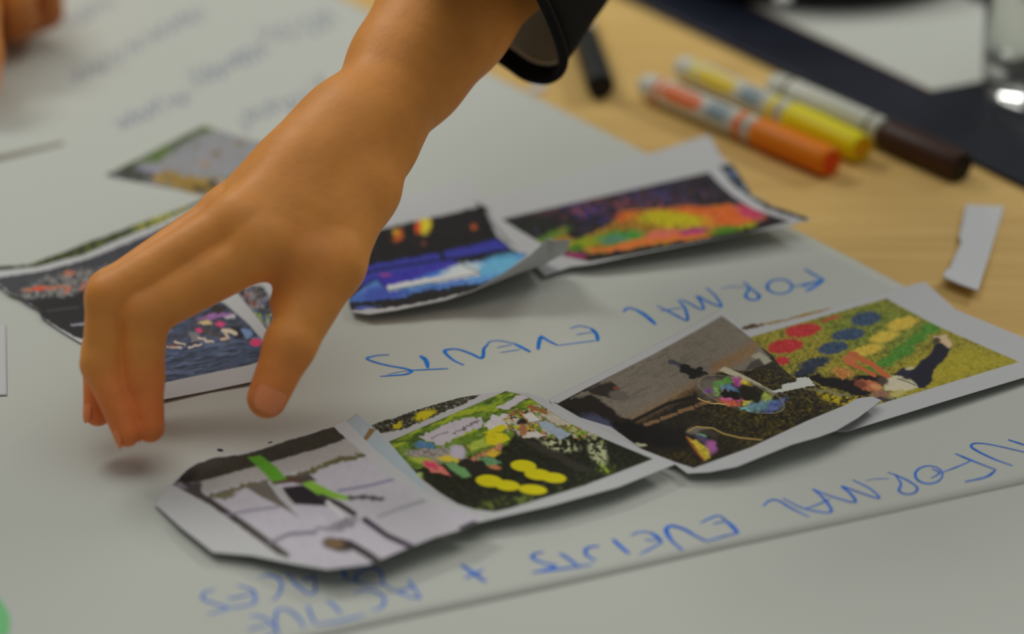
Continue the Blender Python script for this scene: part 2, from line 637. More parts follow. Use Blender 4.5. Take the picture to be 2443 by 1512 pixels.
strokes('green_mark', [(2.2, [(-30, 1415), (2, 1462), (8, 1520)])], 1, 0, 0, 15, M_INKGREEN, big, label='pale green marker stroke at the left edge')


def scribble(x0, y0, x1, y1, hgt, n, seed, jx=0.0):
    rs = np.random.RandomState(seed)
    out = []
    cur = []
    L = math.hypot(x1 - x0, y1 - y0)
    ux, uy = (x1 - x0) / L, (y1 - y0) / L
    for i in range(n):
        t = i / (n - 1)
        s = (1 if i % 2 else -1) * hgt * (0.25 + 0.5 * rs.rand())
        back = rs.uniform(-0.4, 0.4) * L / n
        cur.append((x0 + ux * (t * L + back) + 0.45 * s, y0 + uy * (t * L + back) + s))
        if rs.rand() < 0.12 and len(cur) > 3:
            out.append(cur)
            cur = []
    if len(cur) > 2:
        out.append(cur)
    return out


L = []
L += scribble(172, 190, 485, 25, 28, 32, 1)
strokes('handwriting', L, 1, 0, 0, 5, M_INKG, big, label='line of grey-blue script in the top left, far out of focus', seed=8)
L = scribble(275, 300, 455, 225, 30, 18, 3)
strokes('handwriting', L, 1, 0, 0, 5, M_INKG, big, label='grey-blue word beside the pond print, far out of focus', seed=19)
L = scribble(455, 195, 640, 115, 34, 20, 4)
strokes('handwriting', L, 1, 0, 0, 5, M_INKG, big, label='second line of grey-blue script, far out of focus', seed=9)
L = scribble(620, 90, 800, 45, 34, 14, 6)
strokes('handwriting', L, 1, 0, 0, 4.5, M_INKG, big, label='upper grey-blue word left of the forearm, far out of focus', seed=20)
L = scribble(570, 295, 780, 200, 36, 18, 5)
strokes('handwriting', L, 1, 0, 0, 4.5, M_INKG, big, label='grey-blue script beside the forearm, far out of focus', seed=10)
L = scribble(140, 62, 270, 5, 26, 14, 21)
strokes('handwriting', L, 1, 0, 0, 4, M_INKG, big, label='faint grey-blue script by the second hand', seed=11)
strokes('pen_mark', [(1.2, [(520, 1071), (526, 1074), (532, 1073)]), (0.6, [(640, 1056), (650, 1053)])], 1, 0, 0, 9, M_INKBLK, big, label='tiny dark speck above the front print')


# ------------------------------------------------------------------ printed pictures
def paint_run(c):
    c.frame(2.874, 1150, 300)
    pic = c.mask([(135, 640), (1555, 318), (1625, 395), (1720, 480), (1860, 570), (2110, 655), (1800, 740), (1500, 790), (1000, 885), (740, 930), (570, 895), (400, 800), (270, 725)])
    c.clip = pic
    c.blend(np.ones(c.X.size), (32, 27, 29), tex=12, ts=7)
    c.specks((50, 43, 62), 9, 0.62, 0.1, 4, oct=2, a=0.8)
    c.specks((120, 70, 70), 7, 0.74, 0.1, 9, region=c.blob(1200, 520, 500, 90), oct=2, a=0.8)
    c.specks((50, 46, 112), 8, 0.55, 0.14, 24, region=c.blob(720, 570, 190, 70, 0.8, 20), ang=55, stretch=2.2, a=0.9)
    c.specks((58, 50, 92), 8, 0.58, 0.14, 25, region=c.blob(1180, 470, 300, 80, 0.8), ang=60, stretch=2, a=0.8)
    c.specks((130, 70, 78), 8, 0.6, 0.1, 26, region=c.blob(900, 570, 500, 70, 0.8), a=0.8)
    c.specks((26, 34, 18), 12, 0.5, 0.2, 27, region=c.blob(330, 690, 260, 90, 0.8), a=0.8)
    c.poly([(640, 800), (930, 640), (960, 592), (1330, 560), (1720, 540), (1960, 620), (1850, 680), (1500, 770), (1000, 845), (760, 880), (600, 850), (380, 790), (560, 700)], (150, 108, 30), 3, 5, 12, tex=26, ts=9)
    c.poly([(900, 650), (960, 590), (1330, 560), (1700, 545), (1900, 625), (1760, 690), (1480, 680)], (196, 92, 34), 3, 5, 12, 3, tex=22, ts=9)
    c.ell(1290, 640, 250, 55, (172, 158, 12), 3, 0.5, 6, 14, tex=20)
    c.ell(930, 765, 185, 48, (62, 132, 48), -6, 0.5, 5, tex=22, ts=8)
    c.ell(900, 780, 90, 26, (78, 116, 98), -6, 0.8, 4)
    c.ell(690, 800, 120, 36, (130, 140, 18), -10, 0.6, 5)
    c.ell(640, 840, 60, 22, (64, 110, 30), -8, 0.6, 4)
    c.ell(480, 755, 130, 30, (72, 118, 40), -25, 0.7, 5, a=0.8)
    c.poly([(740, 865), (1120, 760), (1480, 712), (1560, 760), (1160, 805), (900, 862)], (204, 104, 44), 2.5, 5, 10, 6, tex=20, ts=7)
    c.ell(1240, 735, 110, 26, (205, 100, 84), -8, 0.6, 4)
    c.ell(1450, 722, 95, 24, (160, 48, 104), -8, 0.6, 3)
    c.ell(1840, 590, 100, 42, (170, 52, 84), 20, 0.7, 4)
    c.ell(1700, 715, 130, 26, (70, 116, 22), -10, 0.7, 4)
    c.ell(1820, 690, 60, 16, (150, 150, 20), -15, 0.7, 3)
    c.poly([(1150, 830), (1500, 780), (1800, 700), (2120, 650), (1800, 760), (1100, 890)], (26, 30, 18), 3, 5, 10, 5)
    c.poly([(560, 870), (700, 900), (1150, 845), (1150, 900), (700, 950)], (30, 26, 16), 2, 3)
    c.ell(640, 888, 80, 18, (140, 40, 90), 8, 0.5)
    c.specks((30, 24, 26), 6, 0.68, 0.1, 13, region=c.blob(1000, 620, 600, 140), a=0.75)
    c.clip = np.ones(c.X.size)
    # strip of the neighbouring picture left along the right edge
    c.poly([(1630, 280), (1720, 255), (1770, 330), (1850, 480), (1980, 545), (2240, 630), (2230, 650), (1960, 575), (1800, 470), (1700, 380)], (38, 46, 52), 1.3, 3, 6, tex=25)
    c.ell(1720, 330, 40, 25, (78, 98, 128), 40, 0.7, 3)
    c.ell(1790, 420, 30, 20, (70, 92, 116), 50, 0.7, 3)


G_PRINT = 'colour prints cut out and laid on the flipchart sheet'


def bow(amp, axis='v'):
    return (lambda u, v: -amp * 4 * v * (1 - v)) if axis == 'v' else (lambda u, v: -amp * 4 * u * (1 - u))


paper('photo_print', edge((1130, 478), (1300, 436), (1565, 362), (1692, 320), z=4.0),
      edge((1692, 320, 4.0), (1722, 375, 4), (1750, 396, 4), (1772, 428, 5), (1792, 462, 7), (1840, 490, 9), (1938, 522, 13)),
      edge((1300, 658, 4), (1359, 637, 5), (1411, 630, 7), (1498, 611, 9), (1680, 575, 11), (1880, 538, 12), (1938, 522, 13)),
      edge((1130, 478, 4.0), (1166, 497, 4.0), (1178, 528, 4.1), (1203, 560, 4.1), (1255, 612, 4), (1300, 658, 4)),
      paint_run, 'photo print of a crowd in bright orange and green powder, right end of upper row', 'photo print')


def paint_blue(c):
    c.frame(2.8, 600, 420)
    c.clip = c.mask([(300, 480), (960, 330), (1555, 195), (1590, 290), (1640, 400), (1760, 500), (1850, 520), (1700, 640), (1500, 760), (1250, 820), (1000, 870), (700, 895), (560, 880)], 1.2, 2, 8)
    c.blend(np.ones(c.X.size), (26, 23, 22), tex=8, ts=8)
    c.ell(1150, 325, 52, 60, (200, 180, 40), 0, 0.4, 4)
    c.ell(1112, 340, 24, 45, (190, 70, 30), 0, 0.6, 3)
    c.ell(980, 395, 34, 44, (170, 84, 26), 30, 0.6, 4)
    c.ell(965, 372, 20, 16, (190, 150, 40), 0, 0.6, 2)
    c.ell(1485, 340, 20, 18, (170, 80, 40), 0, 0.7)
    c.ell(1150, 450, 16, 12, (110, 60, 40), 0, 0.7)
    c.poly([(300, 700), (900, 575), (1270, 510), (1500, 460), (1640, 415), (1730, 480), (1380, 560), (840, 690), (300, 900)], (50, 54, 146), 1.5, 3, 9, tex=14)
    c.line([(1255, 500), (1290, 555)], 28, (22, 22, 32))
    c.line([(1370, 560), (1560, 525), (1755, 490)], 34, (20, 20, 24), 1.2, 3)
    c.line([(600, 680), (870, 620), (1350, 545)], 16, (22, 20, 40))
    c.poly([(1430, 585), (1840, 512), (1700, 640), (1480, 740), (1250, 790), (1000, 850), (700, 890), (560, 870), (840, 690), (920, 765), (1530, 645)], (72, 112, 176), 1.5, 3, tex=26, ts=14)
    c.ell(1640, 600, 190, 60, (92, 160, 200), -18, 0.8, 5, tex=16)
    c.ell(880, 790, 160, 60, (58, 76, 160), -10, 0.8, 4)
    c.poly([(835, 690), (1345, 560), (1530, 645), (920, 765)], (54, 46, 150), 1.2, tex=14)
    c.ell(1290, 660, 170, 36, (60, 120, 190), -12, 0.9, 3)
    c.ell(1400, 625, 120, 38, (186, 200, 206), -14, 0.8, 4)
    c.line([(925, 748), (1100, 716), (1505, 645)], 42, (196, 200, 206), 1.5, 2)
    c.line([(935, 760), (1200, 715)], 12, (90, 160, 190))
    c.ell(895, 660, 38, 9, (150, 60, 120), 0, 0.6)
    c.line([(835, 690), (920, 765), (1530, 648), (1345, 560)], 7, (20, 22, 44))
    c.line([(600, 880), (720, 872), (950, 850), (1050, 825), (1110, 805), (1300, 780), (1480, 745)], 62, (24, 24, 24), 1.5, 5, 6)
    c.ell(760, 880, 60, 12, (70, 90, 170), 0, 0.8)
    c.specks((110, 140, 180), 4, 0.75, 0.1, 3, region=c.blob(780, 875, 90, 30), a=0.7)


blue = paper('photo_print', edge((800, 505), (960, 470), (1118, 428), z=2.8),
             edge((1118, 428, 2.8), (1172, 494, 2.8), (1192, 535, 2.8), (1222, 570, 3.0), (1262, 600, 4.5), (1290, 610, 7.5), (1343, 606, 14)),
             edge((838, 744, 5), (880, 750, 6), (957, 738, 7), (1064, 716, 8), (1171, 677, 10), (1243, 649, 12), (1296, 631, 13), (1343, 606, 14)),
             edge((800, 505, 2.8), (810, 620, 3.6), (838, 744, 5)),
             paint_blue, 'photo print of a night-time outdoor screen in blues, its lower corner curling up', 'photo print')
# curled lower margin of the blue print
n1 = 60
lo = polyline(edge((957, 738.5, 7), (1064, 716, 8), (1171, 677.5, 10), (1243, 649.5, 12), (1296, 631.5, 13), (1343, 606.5, 14)), n1)
hi = polyline(edge((957, 737, 7.5), (1064, 712, 9), (1136, 690, 13), (1207, 648, 19), (1261, 612, 25), (1311, 566, 31), (1322, 574, 31), (1340, 573, 31.5), (1361, 572, 32)), n1)
A, B = at(lo[:, 0], lo[:, 1], lo[:, 2] / 1000), at(hi[:, 0], hi[:, 1], hi[:, 2] / 1000)
t = np.linspace(0, 1, 12)[:, None, None]
S = A[None] * (1 - t) + B[None] * t
S[..., 1] -= 0.004 * np.sin(np.pi * t[..., 0]) * np.linspace(0, 1, n1)[None]
flap = link('curled_margin', grid_mesh(S[::-1]), M_BACK, blue)
md = flap.modifiers.new('thickness', 'SOLIDIFY')
md.thickness = 0.0002
flap['label'] = 'white underside of the curled corner'


def paint_grass(c):
    c.frame(3.49, 1743, 640)
    c.clip = c.mask([(120, 585), (1300, 250), (1420, 320), (1700, 470), (2400, 778), (1300, 1110), (1000, 1200), (300, 1100)], 1.0)
    c.blend(np.ones(c.X.size), (138, 128, 44), tex=26, ts=4)
    c.poly([(700, 420), (1300, 250), (1700, 470), (1400, 700), (900, 700)], (112, 122, 44), 25, tex=30, ts=4)
    c.specks((66, 72, 32), 5, 0.64, 0.12, 5, a=0.75)
    c.poly([(1500, 760), (2000, 650), (2400, 778), (1300, 1110), (1400, 1000)], (150, 138, 36), 15, tex=16, ts=4)
    c.specks((110, 104, 40), 4, 0.7, 0.1, 8, a=0.6)
    R, BL, Y, G = (168, 46, 48), (52, 68, 92), (186, 160, 60), (70, 118, 40)
    for e in [(605, 515, 148, 56), (455, 650, 150, 56), (430, 770, 62, 36)]:
        c.ell(*e, R, -8, 0.22, 3, 5, tex=24, ts=3)
    c.poly([(735, 440), (920, 380), (900, 410), (790, 445)], (166, 70, 50), 2, 2)
    for e in [(1125, 420, 128, 58), (980, 550, 135, 50), (855, 662, 132, 48)]:
        c.ell(*e, BL, -8, 0.22, 3, 5, tex=26, ts=3)
    c.ell(700, 790, 140, 46, (44, 52, 66), -14, 0.4, 4, 6, tex=20)
    c.ell(620, 868, 100, 36, (40, 46, 60), -14, 0.5, 4, 6)
    for e in [(1430, 460, 128, 52), (1280, 570, 120, 48), (1140, 678, 135, 40)]:
        c.ell(*e, Y, -12, 0.35, 3, 6, tex=22, ts=4)
    for e in [(1660, 500, 100, 46), (1540, 590, 104, 42), (1430, 690, 112, 52), (1300, 775, 110, 40), (1150, 840, 70, 30)]:
        c.ell(*e, G, -18, 0.4, 4, 6, tex=22, ts=4)
    # person lying on the grass
    c.poly([(420, 890), (700, 880), (900, 900), (1250, 890), (1320, 940), (1250, 985), (1100, 1080), (900, 1020), (760, 975), (560, 900)], (24, 20, 20), 4, 6, 10, tex=8)
    c.ell(930, 870, 90, 40, (168, 112, 56), 10, 0.7, 6, 6, tex=30)
    c.line([(1000, 712), (1180, 800), (1310, 905)], 44, (172, 92, 52), 1.6)
    c.line([(960, 772), (1090, 832), (1200, 890)], 34, (172, 92, 52), 1.6)
    c.ell(990, 765, 55, 32, (180, 96, 60), 20, 0.5, 3)
    c.poly([(1000, 700), (1040, 690), (1080, 720), (1010, 730)], (168, 90, 60), 2)
    c.poly([(1350, 880), (1440, 825), (1530, 840), (1530, 920), (1400, 930)], (36, 36, 48), 2, 2)
    c.ell(1495, 832, 40, 14, (170, 160, 130), -10, 0.5)
    c.poly([(1700, 640), (1770, 610), (1840, 660), (1800, 740), (1690, 840), (1675, 940), (1610, 1005), (1530, 985), (1490, 890), (1560, 790), (1650, 730)], (26, 27, 40), 2, 2)
    c.poly([(1690, 570), (1790, 555), (1850, 630), (1825, 665), (1755, 620), (1700, 610)], (186, 160, 130), 2, 2)
    c.ell(1715, 600, 34, 26, (70, 56, 40), 0, 0.5)
    c.poly([(1260, 930), (1380, 890), (1520, 940), (1565, 990), (1460, 1025), (1290, 1015)], (184, 176, 150), 2, 2, tex=10)
    c.line([(1390, 920), (1480, 945), (1540, 975)], 9, (90, 84, 78))
    c.line([(1420, 915), (1500, 925)], 8, (110, 100, 90))
    c.ell(1270, 940, 42, 34, (70, 58, 50), 0, 0.6, 3)
    c.ell(1150, 975, 105, 44, (166, 98, 64), 12, 0.4, 3, tex=12)
    c.ell(1210, 985, 48, 22, (190, 130, 86), 12, 0.6)
    c.ell(1090, 965, 46, 30, (110, 58, 40), 12, 0.6)
    c.ell(1250, 1050, 80, 34, (132, 94, 74), -10, 0.5, 4, tex=20)
    c.poly([(1180, 1080), (1330, 1060), (1400, 1080), (1290, 1120)], (60, 54, 56), 2, 4)
    c.ell(1390, 1045, 70, 26, (170, 160, 96), -15, 0.7, 3)
    c.clip = np.ones(c.X.size)
    c.poly([(80, 500), (150, 470), (300, 455), (470, 420), (620, 375), (830, 325), (830, 340), (640, 395), (420, 445), (250, 480), (90, 515)], (136, 104, 34), 1, 2, 5, tex=30)
    c.poly([(90, 495), (170, 465), (280, 462), (250, 482), (110, 508)], (70, 54, 30), 1, 3, 5)


paper('photo_print', edge((1745, 788), (1770, 776), (1880, 756), (1980, 734), (2205, 671), z=2.6),
      edge((2205, 671, 2.6), (2240, 702, 2.6), (2280, 738, 3), (2443, 805, 3.5), (2562, 864, 4)),
      edge((1995, 1029, 7), (2020, 1029, 7), (2250, 958, 7), (2443, 900, 6), (2562, 864, 4)),
      edge((1745, 788, 2.6), (1850, 900, 3), (1995, 1029, 6)),
      paint_grass, 'photo print of a person lying on grass with coloured dots, furthest right', 'photo print')


def paint_bubble(c):
    c.frame(3.054, 1300, 700)
    c.clip = c.mask([(95, 800), (300, 690), (800, 440), (1290, 165), (1380, 230), (1800, 560), (2280, 640), (2440, 740), (2270, 765), (2180, 815), (1900, 932), (1500, 1120), (1085, 1272), (940, 1225), (700, 1130), (480, 970), (250, 900), (60, 790)], 1.0)
    c.blend(np.ones(c.X.size), (30, 26, 18), tex=10, ts=5)
    fol = np.clip(c.blob(1900, 850, 700, 330, 0.7), 0, 1)
    c.specks((66, 58, 22), 6, 0.56, 0.25, 6, region=fol, a=0.7)
    c.specks((112, 98, 22), 4, 0.74, 0.12, 7, region=fol, a=0.7)
    c.specks((168, 148, 14), 5, 0.5, 0.2, 9, region=c.blob(2200, 770, 180, 50, 0.5, 10))
    c.specks((160, 142, 20), 6, 0.58, 0.15, 19, region=c.blob(2050, 720, 110, 50, 0.7, 40), a=0.9)
    c.poly([(1880, 690), (2080, 700), (2260, 750), (2150, 745)], (118, 112, 74), 3, 3, tex=16)
    c.poly([(180, 770), (330, 690), (1285, 150), (1490, 320), (1570, 385), (1640, 470), (1500, 560), (1290, 560), (640, 925), (540, 900), (440, 850)], (110, 102, 90), 1.6, 2, 9, tex=11, ts=3)
    c.specks((86, 80, 72), 5, 0.66, 0.1, 8, region=c.mask([(180, 770), (1285, 150), (1300, 500), (600, 800)]), ang=-28, stretch=5, a=0.55)
    c.line([(1545, 345), (1470, 430), (1250, 540)], 80, (128, 92, 50), 8, 6, 6, tex=22, a=0.65)
    c.line([(1150, 640), (900, 780), (640, 915)], 70, (122, 96, 62), 10, 5, 6, tex=22, a=0.6)
    c.poly([(300, 700), (480, 640), (540, 690), (520, 770), (400, 750)], (44, 38, 32), 3, 3)
    c.ell(540, 742, 72, 36, (92, 86, 78), 10, 0.35, 2)
    c.ell(520, 690, 22, 14, (110, 64, 50), 0, 0.6)
    c.poly([(100, 790), (340, 730), (560, 900), (720, 960), (860, 1010), (720, 1060), (480, 950)], (32, 28, 24), 3, 3)
    c.ell(400, 950, 140, 50, (64, 66, 90), 22, 0.7, 4)
    c.poly([(470, 930), (700, 940), (1050, 990), (1000, 1120), (700, 1110), (600, 1050)], (22, 19, 17), 3, 5)
    # steps edge
    c.line([(640, 930), (900, 800), (1160, 735)], 26, (26, 24, 20), 2)
    for k in range(4):
        x = 730 + k * 125
        c.line([(x, 955 - k * 46), (x + 95, 925 - k * 46)], 26, (116, 88, 60), 1.5, 2)
    c.line([(1100, 800), (1300, 910)], 10, (60, 54, 44), 2)
    # standing figure
    c.line([(915, 495), (960, 510), (1020, 545)], 34, (58, 58, 66), 1.5, 2, tex=12)
    c.line([(1010, 545), (1090, 575), (1165, 600)], 62, (28, 26, 24), 1.5, 3)
    c.ell(1130, 548, 24, 16, (28, 26, 24), 0, 0.4)
    c.ell(1075, 610, 30, 14, (28, 26, 24), 0, 0.4)
    c.ell(1185, 620, 42, 20, (34, 30, 26), 10, 0.4)
    # planks
    c.poly([(1500, 455), (1565, 425), (1655, 490), (1600, 520)], (146, 142, 124), 1.5)
    c.poly([(1500, 500), (1560, 470), (1600, 520), (1450, 570)], (66, 62, 54), 2)
    c.poly([(1265, 560), (1310, 532), (1470, 605), (1690, 725), (1650, 735), (1430, 625)], (168, 162, 136), 1.4, 1)
    # bubbles
    c.ell(1430, 735, 325, 108, (40, 36, 28), 17, 0.2, 3, a=0.8)
    c.ell(1230, 690, 120, 80, (104, 96, 86), 10, 0.7, 4, a=0.9)
    for (x, y, rx, ry, col, a) in [(1440, 645, 60, 30, (196, 176, 40), 20), (1405, 640, 46, 26, (150, 70, 130), 60), (1300, 650, 70, 26, (92, 140, 66), -20),
                                   (1345, 690, 60, 26, (90, 120, 150), 20), (1250, 712, 36, 24, (120, 170, 80), 0), (1200, 712, 40, 22, (110, 70, 120), 0),
                                   (1390, 765, 80, 24, (176, 70, 120), 10), (1340, 795, 80, 20, (190, 96, 70), 15), (1320, 770, 50, 14, (180, 90, 130), 10),
                                   (1490, 800, 56, 24, (182, 172, 60), 20), (1610, 765, 40, 46, (150, 160, 70), 40), (1570, 815, 110, 34, (96, 130, 140), -14),
                                   (1680, 815, 90, 24, (78, 92, 140), -30), (1460, 840, 50, 16, (110, 160, 160), 10)]:
        c.ell(x, y, rx, ry, col, a, 0.7, 6, 8, tex=24, ts=8)
    c.ell(1350, 735, 90, 30, (28, 25, 22), 5, 0.4, 7, 7)
    c.ell(1500, 735, 80, 50, (32, 29, 20), 30, 0.4, 7, 7)
    c.ring(1430, 735, 325, 108, 0.035, (150, 140, 110), 17, 0.55)
    c.ring(1670, 785, 110, 50, 0.06, (110, 104, 110), -14, 0.6)
    c.line([(1120, 760), (1190, 795), (1320, 810)], 9, (190, 160, 90), 1, 2)
    c.ell(1120, 1000, 78, 30, (112, 106, 96), 0, 0.5, 3, a=0.8)
    c.ell(1190, 1018, 70, 24, (54, 46, 40), 10, 0.6, 3)
    c.line([(1040, 1005), (1100, 970), (1220, 980), (1300, 1020), (1420, 1050), (1580, 1066)], 9, (158, 134, 70), 1.2)
    c.ell(1140, 1035, 34, 12, (100, 170, 130), 10, 0.6)
    c.ell(1150, 1060, 60, 22, (74, 60, 90), 30, 0.7)
    c.ell(1210, 1120, 40, 52, (150, 84, 140), 0, 0.6, 3)
    c.poly([(1040, 1045), (1110, 1080), (1190, 1130), (1210, 1200), (1160, 1215), (1090, 1120)], (178, 160, 50), 2.5, 3, tex=24)
    c.line([(1035, 1045), (1090, 1130), (1160, 1215)], 12, (150, 84, 40), 1.5)
    c.ell(700, 1105, 38, 12, (160, 160, 130), 5, 0.5, 3)
    c.specks((70, 60, 24), 5, 0.62, 0.14, 12, region=c.blob(1100, 1200, 300, 60), a=0.7)
    c.poly([(1650, 718), (1730, 690), (1725, 668), (1830, 640), (1830, 612), (1925, 612), (1970, 668), (1690, 724)], (176, 178, 172), 1.0, 2, 5)


paper('photo_print', edge((1308, 952, 3.6), (1420, 898, 3.6), (1600, 803, 3.6), (1722, 737, 5)),
      edge((1722, 737, 5), (1781, 798, 5), (1812, 826, 5), (1843, 850, 5), (1863, 878, 5), (1895, 904, 5), (1927, 900, 5), (1943, 917, 5.5), (1985, 932, 6), (2041, 944, 7), (2075, 944, 9), (2102, 954, 11)),
      edge((1640, 1129, 6), (1693, 1126, 7), (1758, 1113, 9), (1824, 1086, 11), (1889, 1060, 12), (1950, 1043, 12), (1994, 1027, 12), (2047, 996, 12), (2102, 954, 11)),
      edge((1308, 952, 3.6), (1331, 985, 3.6), (1460, 1050, 3.8), (1560, 1095, 4.5), (1611, 1108, 5.5), (1640, 1129, 6)),
      paint_bubble, 'photo print of giant soap bubbles over a dark square, overlapping the grass print', 'photo print',
      dz=lambda u, v: 1.4 * np.sin(u * 9) * v * (1 - v) * 4)


def paint_picnic(c):
    c.frame(3.054, 820, 880)
    c.clip = c.mask([(330, 530), (700, 370), (1180, 162), (1330, 195), (1640, 395), (1900, 510), (2252, 655), (1750, 850), (1210, 1015), (1100, 1040), (950, 1022), (830, 982), (700, 902), (560, 795)], 1.0)
    c.blend(np.ones(c.X.size), (26, 28, 18), tex=9, ts=5)
    c.specks((46, 56, 28), 5, 0.68, 0.12, 3, a=0.6, oct=2)
    c.specks((84, 92, 44), 4, 0.74, 0.06, 13, region=c.blob(1500, 950, 900, 130, 0.5, -15), a=0.7)
    c.specks((106, 124, 44), 6, 0.62, 0.16, 23, region=c.blob(1180, 985, 260, 50, 0.6, -10), a=0.7)
    c.poly([(300, 530), (1180, 150), (1340, 190), (1480, 290), (1820, 480), (1500, 500), (1240, 470), (1200, 540), (930, 640), (640, 720), (500, 720)], (90, 116, 34), 2.5, 5, 10, tex=26, ts=8)
    c.specks((150, 166, 36), 8, 0.58, 0.16, 5, region=c.mask([(300, 520), (1180, 150), (1500, 280), (900, 480), (400, 640)]), ang=-25, stretch=3, a=0.75)
    c.specks((52, 70, 26), 7, 0.64, 0.12, 6, region=c.mask([(300, 520), (1180, 150), (1500, 280), (900, 480), (400, 640)]), ang=-25, stretch=3, a=0.8)
    c.poly([(540, 500), (800, 375), (1005, 350), (1010, 420), (900, 460), (700, 560), (640, 530)], (172, 166, 172), 1.6, 4, 8, tex=8)
    c.line([(800, 470), (900, 420), (980, 380)], 12, (90, 84, 84), 1.4, 4, 5)
    c.line([(640, 500), (760, 455)], 9, (100, 96, 92), 1.4, 3)
    c.poly([(1110, 290), (1285, 183), (1345, 205), (1200, 295)], (176, 170, 176), 1.5, 3)
    c.poly([(1020, 400), (1080, 340), (1190, 330), (1280, 360), (1180, 420), (1060, 460)], (184, 180, 180), 1.6, 4, 7, tex=14)
    # crowd of picnickers
    cr = c.mask([(1200, 330), (1420, 260), (1850, 480), (1650, 510), (1300, 500), (1150, 430)], 3, 6)
    c.specks((176, 170, 156), 9, 0.52, 0.2, 31, region=cr, a=0.85)
    c.specks((150, 96, 60), 7, 0.62, 0.08, 33, region=cr)
    c.specks((52, 44, 40), 6, 0.66, 0.08, 35, region=cr)
    c.specks((178, 166, 40), 6, 0.72, 0.06, 37, region=cr)
    c.poly([(1300, 330), (1370, 315), (1430, 370), (1350, 385)], (190, 188, 182), 1.5, 3)
    c.poly([(1430, 330), (1520, 315), (1640, 400), (1560, 410)], (170, 162, 146), 1.5, 3, tex=14)
    c.poly([(1400, 390), (1480, 375), (1660, 480), (1570, 515)], (140, 152, 166), 1.5, 3, tex=12)
    c.poly([(1290, 460), (1400, 450), (1480, 490), (1300, 500)], (186, 180, 172), 1.5, 3)
    c.line([(1350, 270), (1480, 320)], 24, (140, 86, 46), 1.5, 3)
    c.ell(1300, 390, 34, 24, (34, 30, 30), 0, 0.5, 4)
    c.ell(1310, 440, 26, 40, (150, 96, 60), 0, 0.6, 4)
    c.poly([(1010, 470), (1140, 402), (1195, 412), (1150, 455), (1060, 470)], (188, 178, 12), 1.4, 3)
    c.poly([(1030, 500), (1060, 460), (1180, 470), (1212, 520), (1050, 562)], (188, 176, 20), 1.6, 3, tex=14)
    c.poly([(880, 560), (1020, 500), (1050, 560), (930, 610)], (146, 162, 58), 2, 3, tex=20)
    c.line([(870, 545), (920, 595)], 12, (100, 74, 40), 1.2)
    c.poly([(900, 650), (1050, 590), (1150, 545), (1170, 570), (950, 680)], (160, 110, 80), 2, 5, 6, tex=34)
    c.ell(1090, 615, 50, 22, (196, 160, 40), 0, 0.6, 4)
    c.ell(590, 560, 76, 28, (70, 108, 146), 8, 0.5, 4, tex=18)
    c.poly([(430, 600), (700, 570), (860, 590), (880, 660), (700, 680), (500, 640)], (130, 122, 118), 3, 7, 7, tex=40, ts=6)
    c.ell(830, 605, 66, 46, (168, 162, 172), 30, 0.5, 4)
    c.ell(760, 655, 80, 22, (190, 170, 50), 5, 0.6, 5)
    c.ell(560, 660, 80, 26, (150, 160, 60), 10, 0.7, 5)
    c.poly([(570, 690), (650, 665), (740, 730), (785, 780), (640, 755)], (186, 104, 90), 1.6, 3, tex=22)
    c.ell(640, 700, 60, 18, (184, 60, 90), 25, 0.6, 3)
    c.poly([(740, 690), (800, 680), (880, 720), (935, 785), (860, 790), (790, 740)], (96, 140, 86), 1.6, 3, tex=18)
    c.poly([(960, 650), (1080, 640), (1150, 690), (1080, 710)], (90, 132, 90), 1.8, 4, tex=22)
    c.ell(1100, 715, 46, 16, (170, 110, 70), 10, 0.6)
    c.poly([(830, 660), (950, 660), (1080, 740), (920, 760)], (34, 30, 26), 2, 4)
    c.ell(520, 780, 60, 20, (150, 170, 90), 0, 0.6, 5)
    # pale flowering shrubs in the dark hedge
    sh = c.blob(1850, 600, 60, 110, 0.5, -20) + c.blob(1580, 555, 130, 44, 0.6, 10)
    c.specks((176, 180, 140), 5, 0.5, 0.14, 41, region=np.clip(sh, 0, 1), a=0.9)
    c.specks((140, 160, 60), 5, 0.56, 0.14, 43, region=c.blob(1780, 470, 150, 40, 0.6, 20), a=0.8)
    c.specks((150, 176, 50), 5, 0.55, 0.12, 45, region=c.blob(1910, 720, 60, 40, 0.7), a=0.9)
    c.poly([(1280, 520), (1450, 540), (1850, 760), (1700, 740)], (54, 50, 42), 4, 5, a=0.7)
    for x, y, rx, ry in [(1310, 705, 94, 42), (1415, 768, 98, 40), (1530, 792, 92, 37), (1060, 815, 98, 44), (1192, 848, 92, 38), (1378, 878, 104, 36)]:
        c.ell(x, y, rx, ry, (190, 180, 8), 5, 0.06)
    c.clip = np.ones(c.X.size)
    # strip of the neighbouring picture along the top edge
    strip = c.mask([(185, 410), (260, 385), (400, 345), (560, 285), (700, 245), (850, 205), (1000, 186), (900, 240), (640, 355), (430, 440), (280, 470)], 0.8, 2.5, 5)
    c.clip = strip
    c.blend(np.ones(c.X.size), (46, 44, 32), tex=30, ts=4)
    c.specks((120, 122, 110), 4, 0.68, 0.1, 51, a=0.8)
    c.ell(590, 330, 80, 34, (180, 168, 20), -20, 0.6, 6, 5)
    c.ell(400, 410, 40, 20, (170, 160, 20), -20, 0.6, 5, 5)


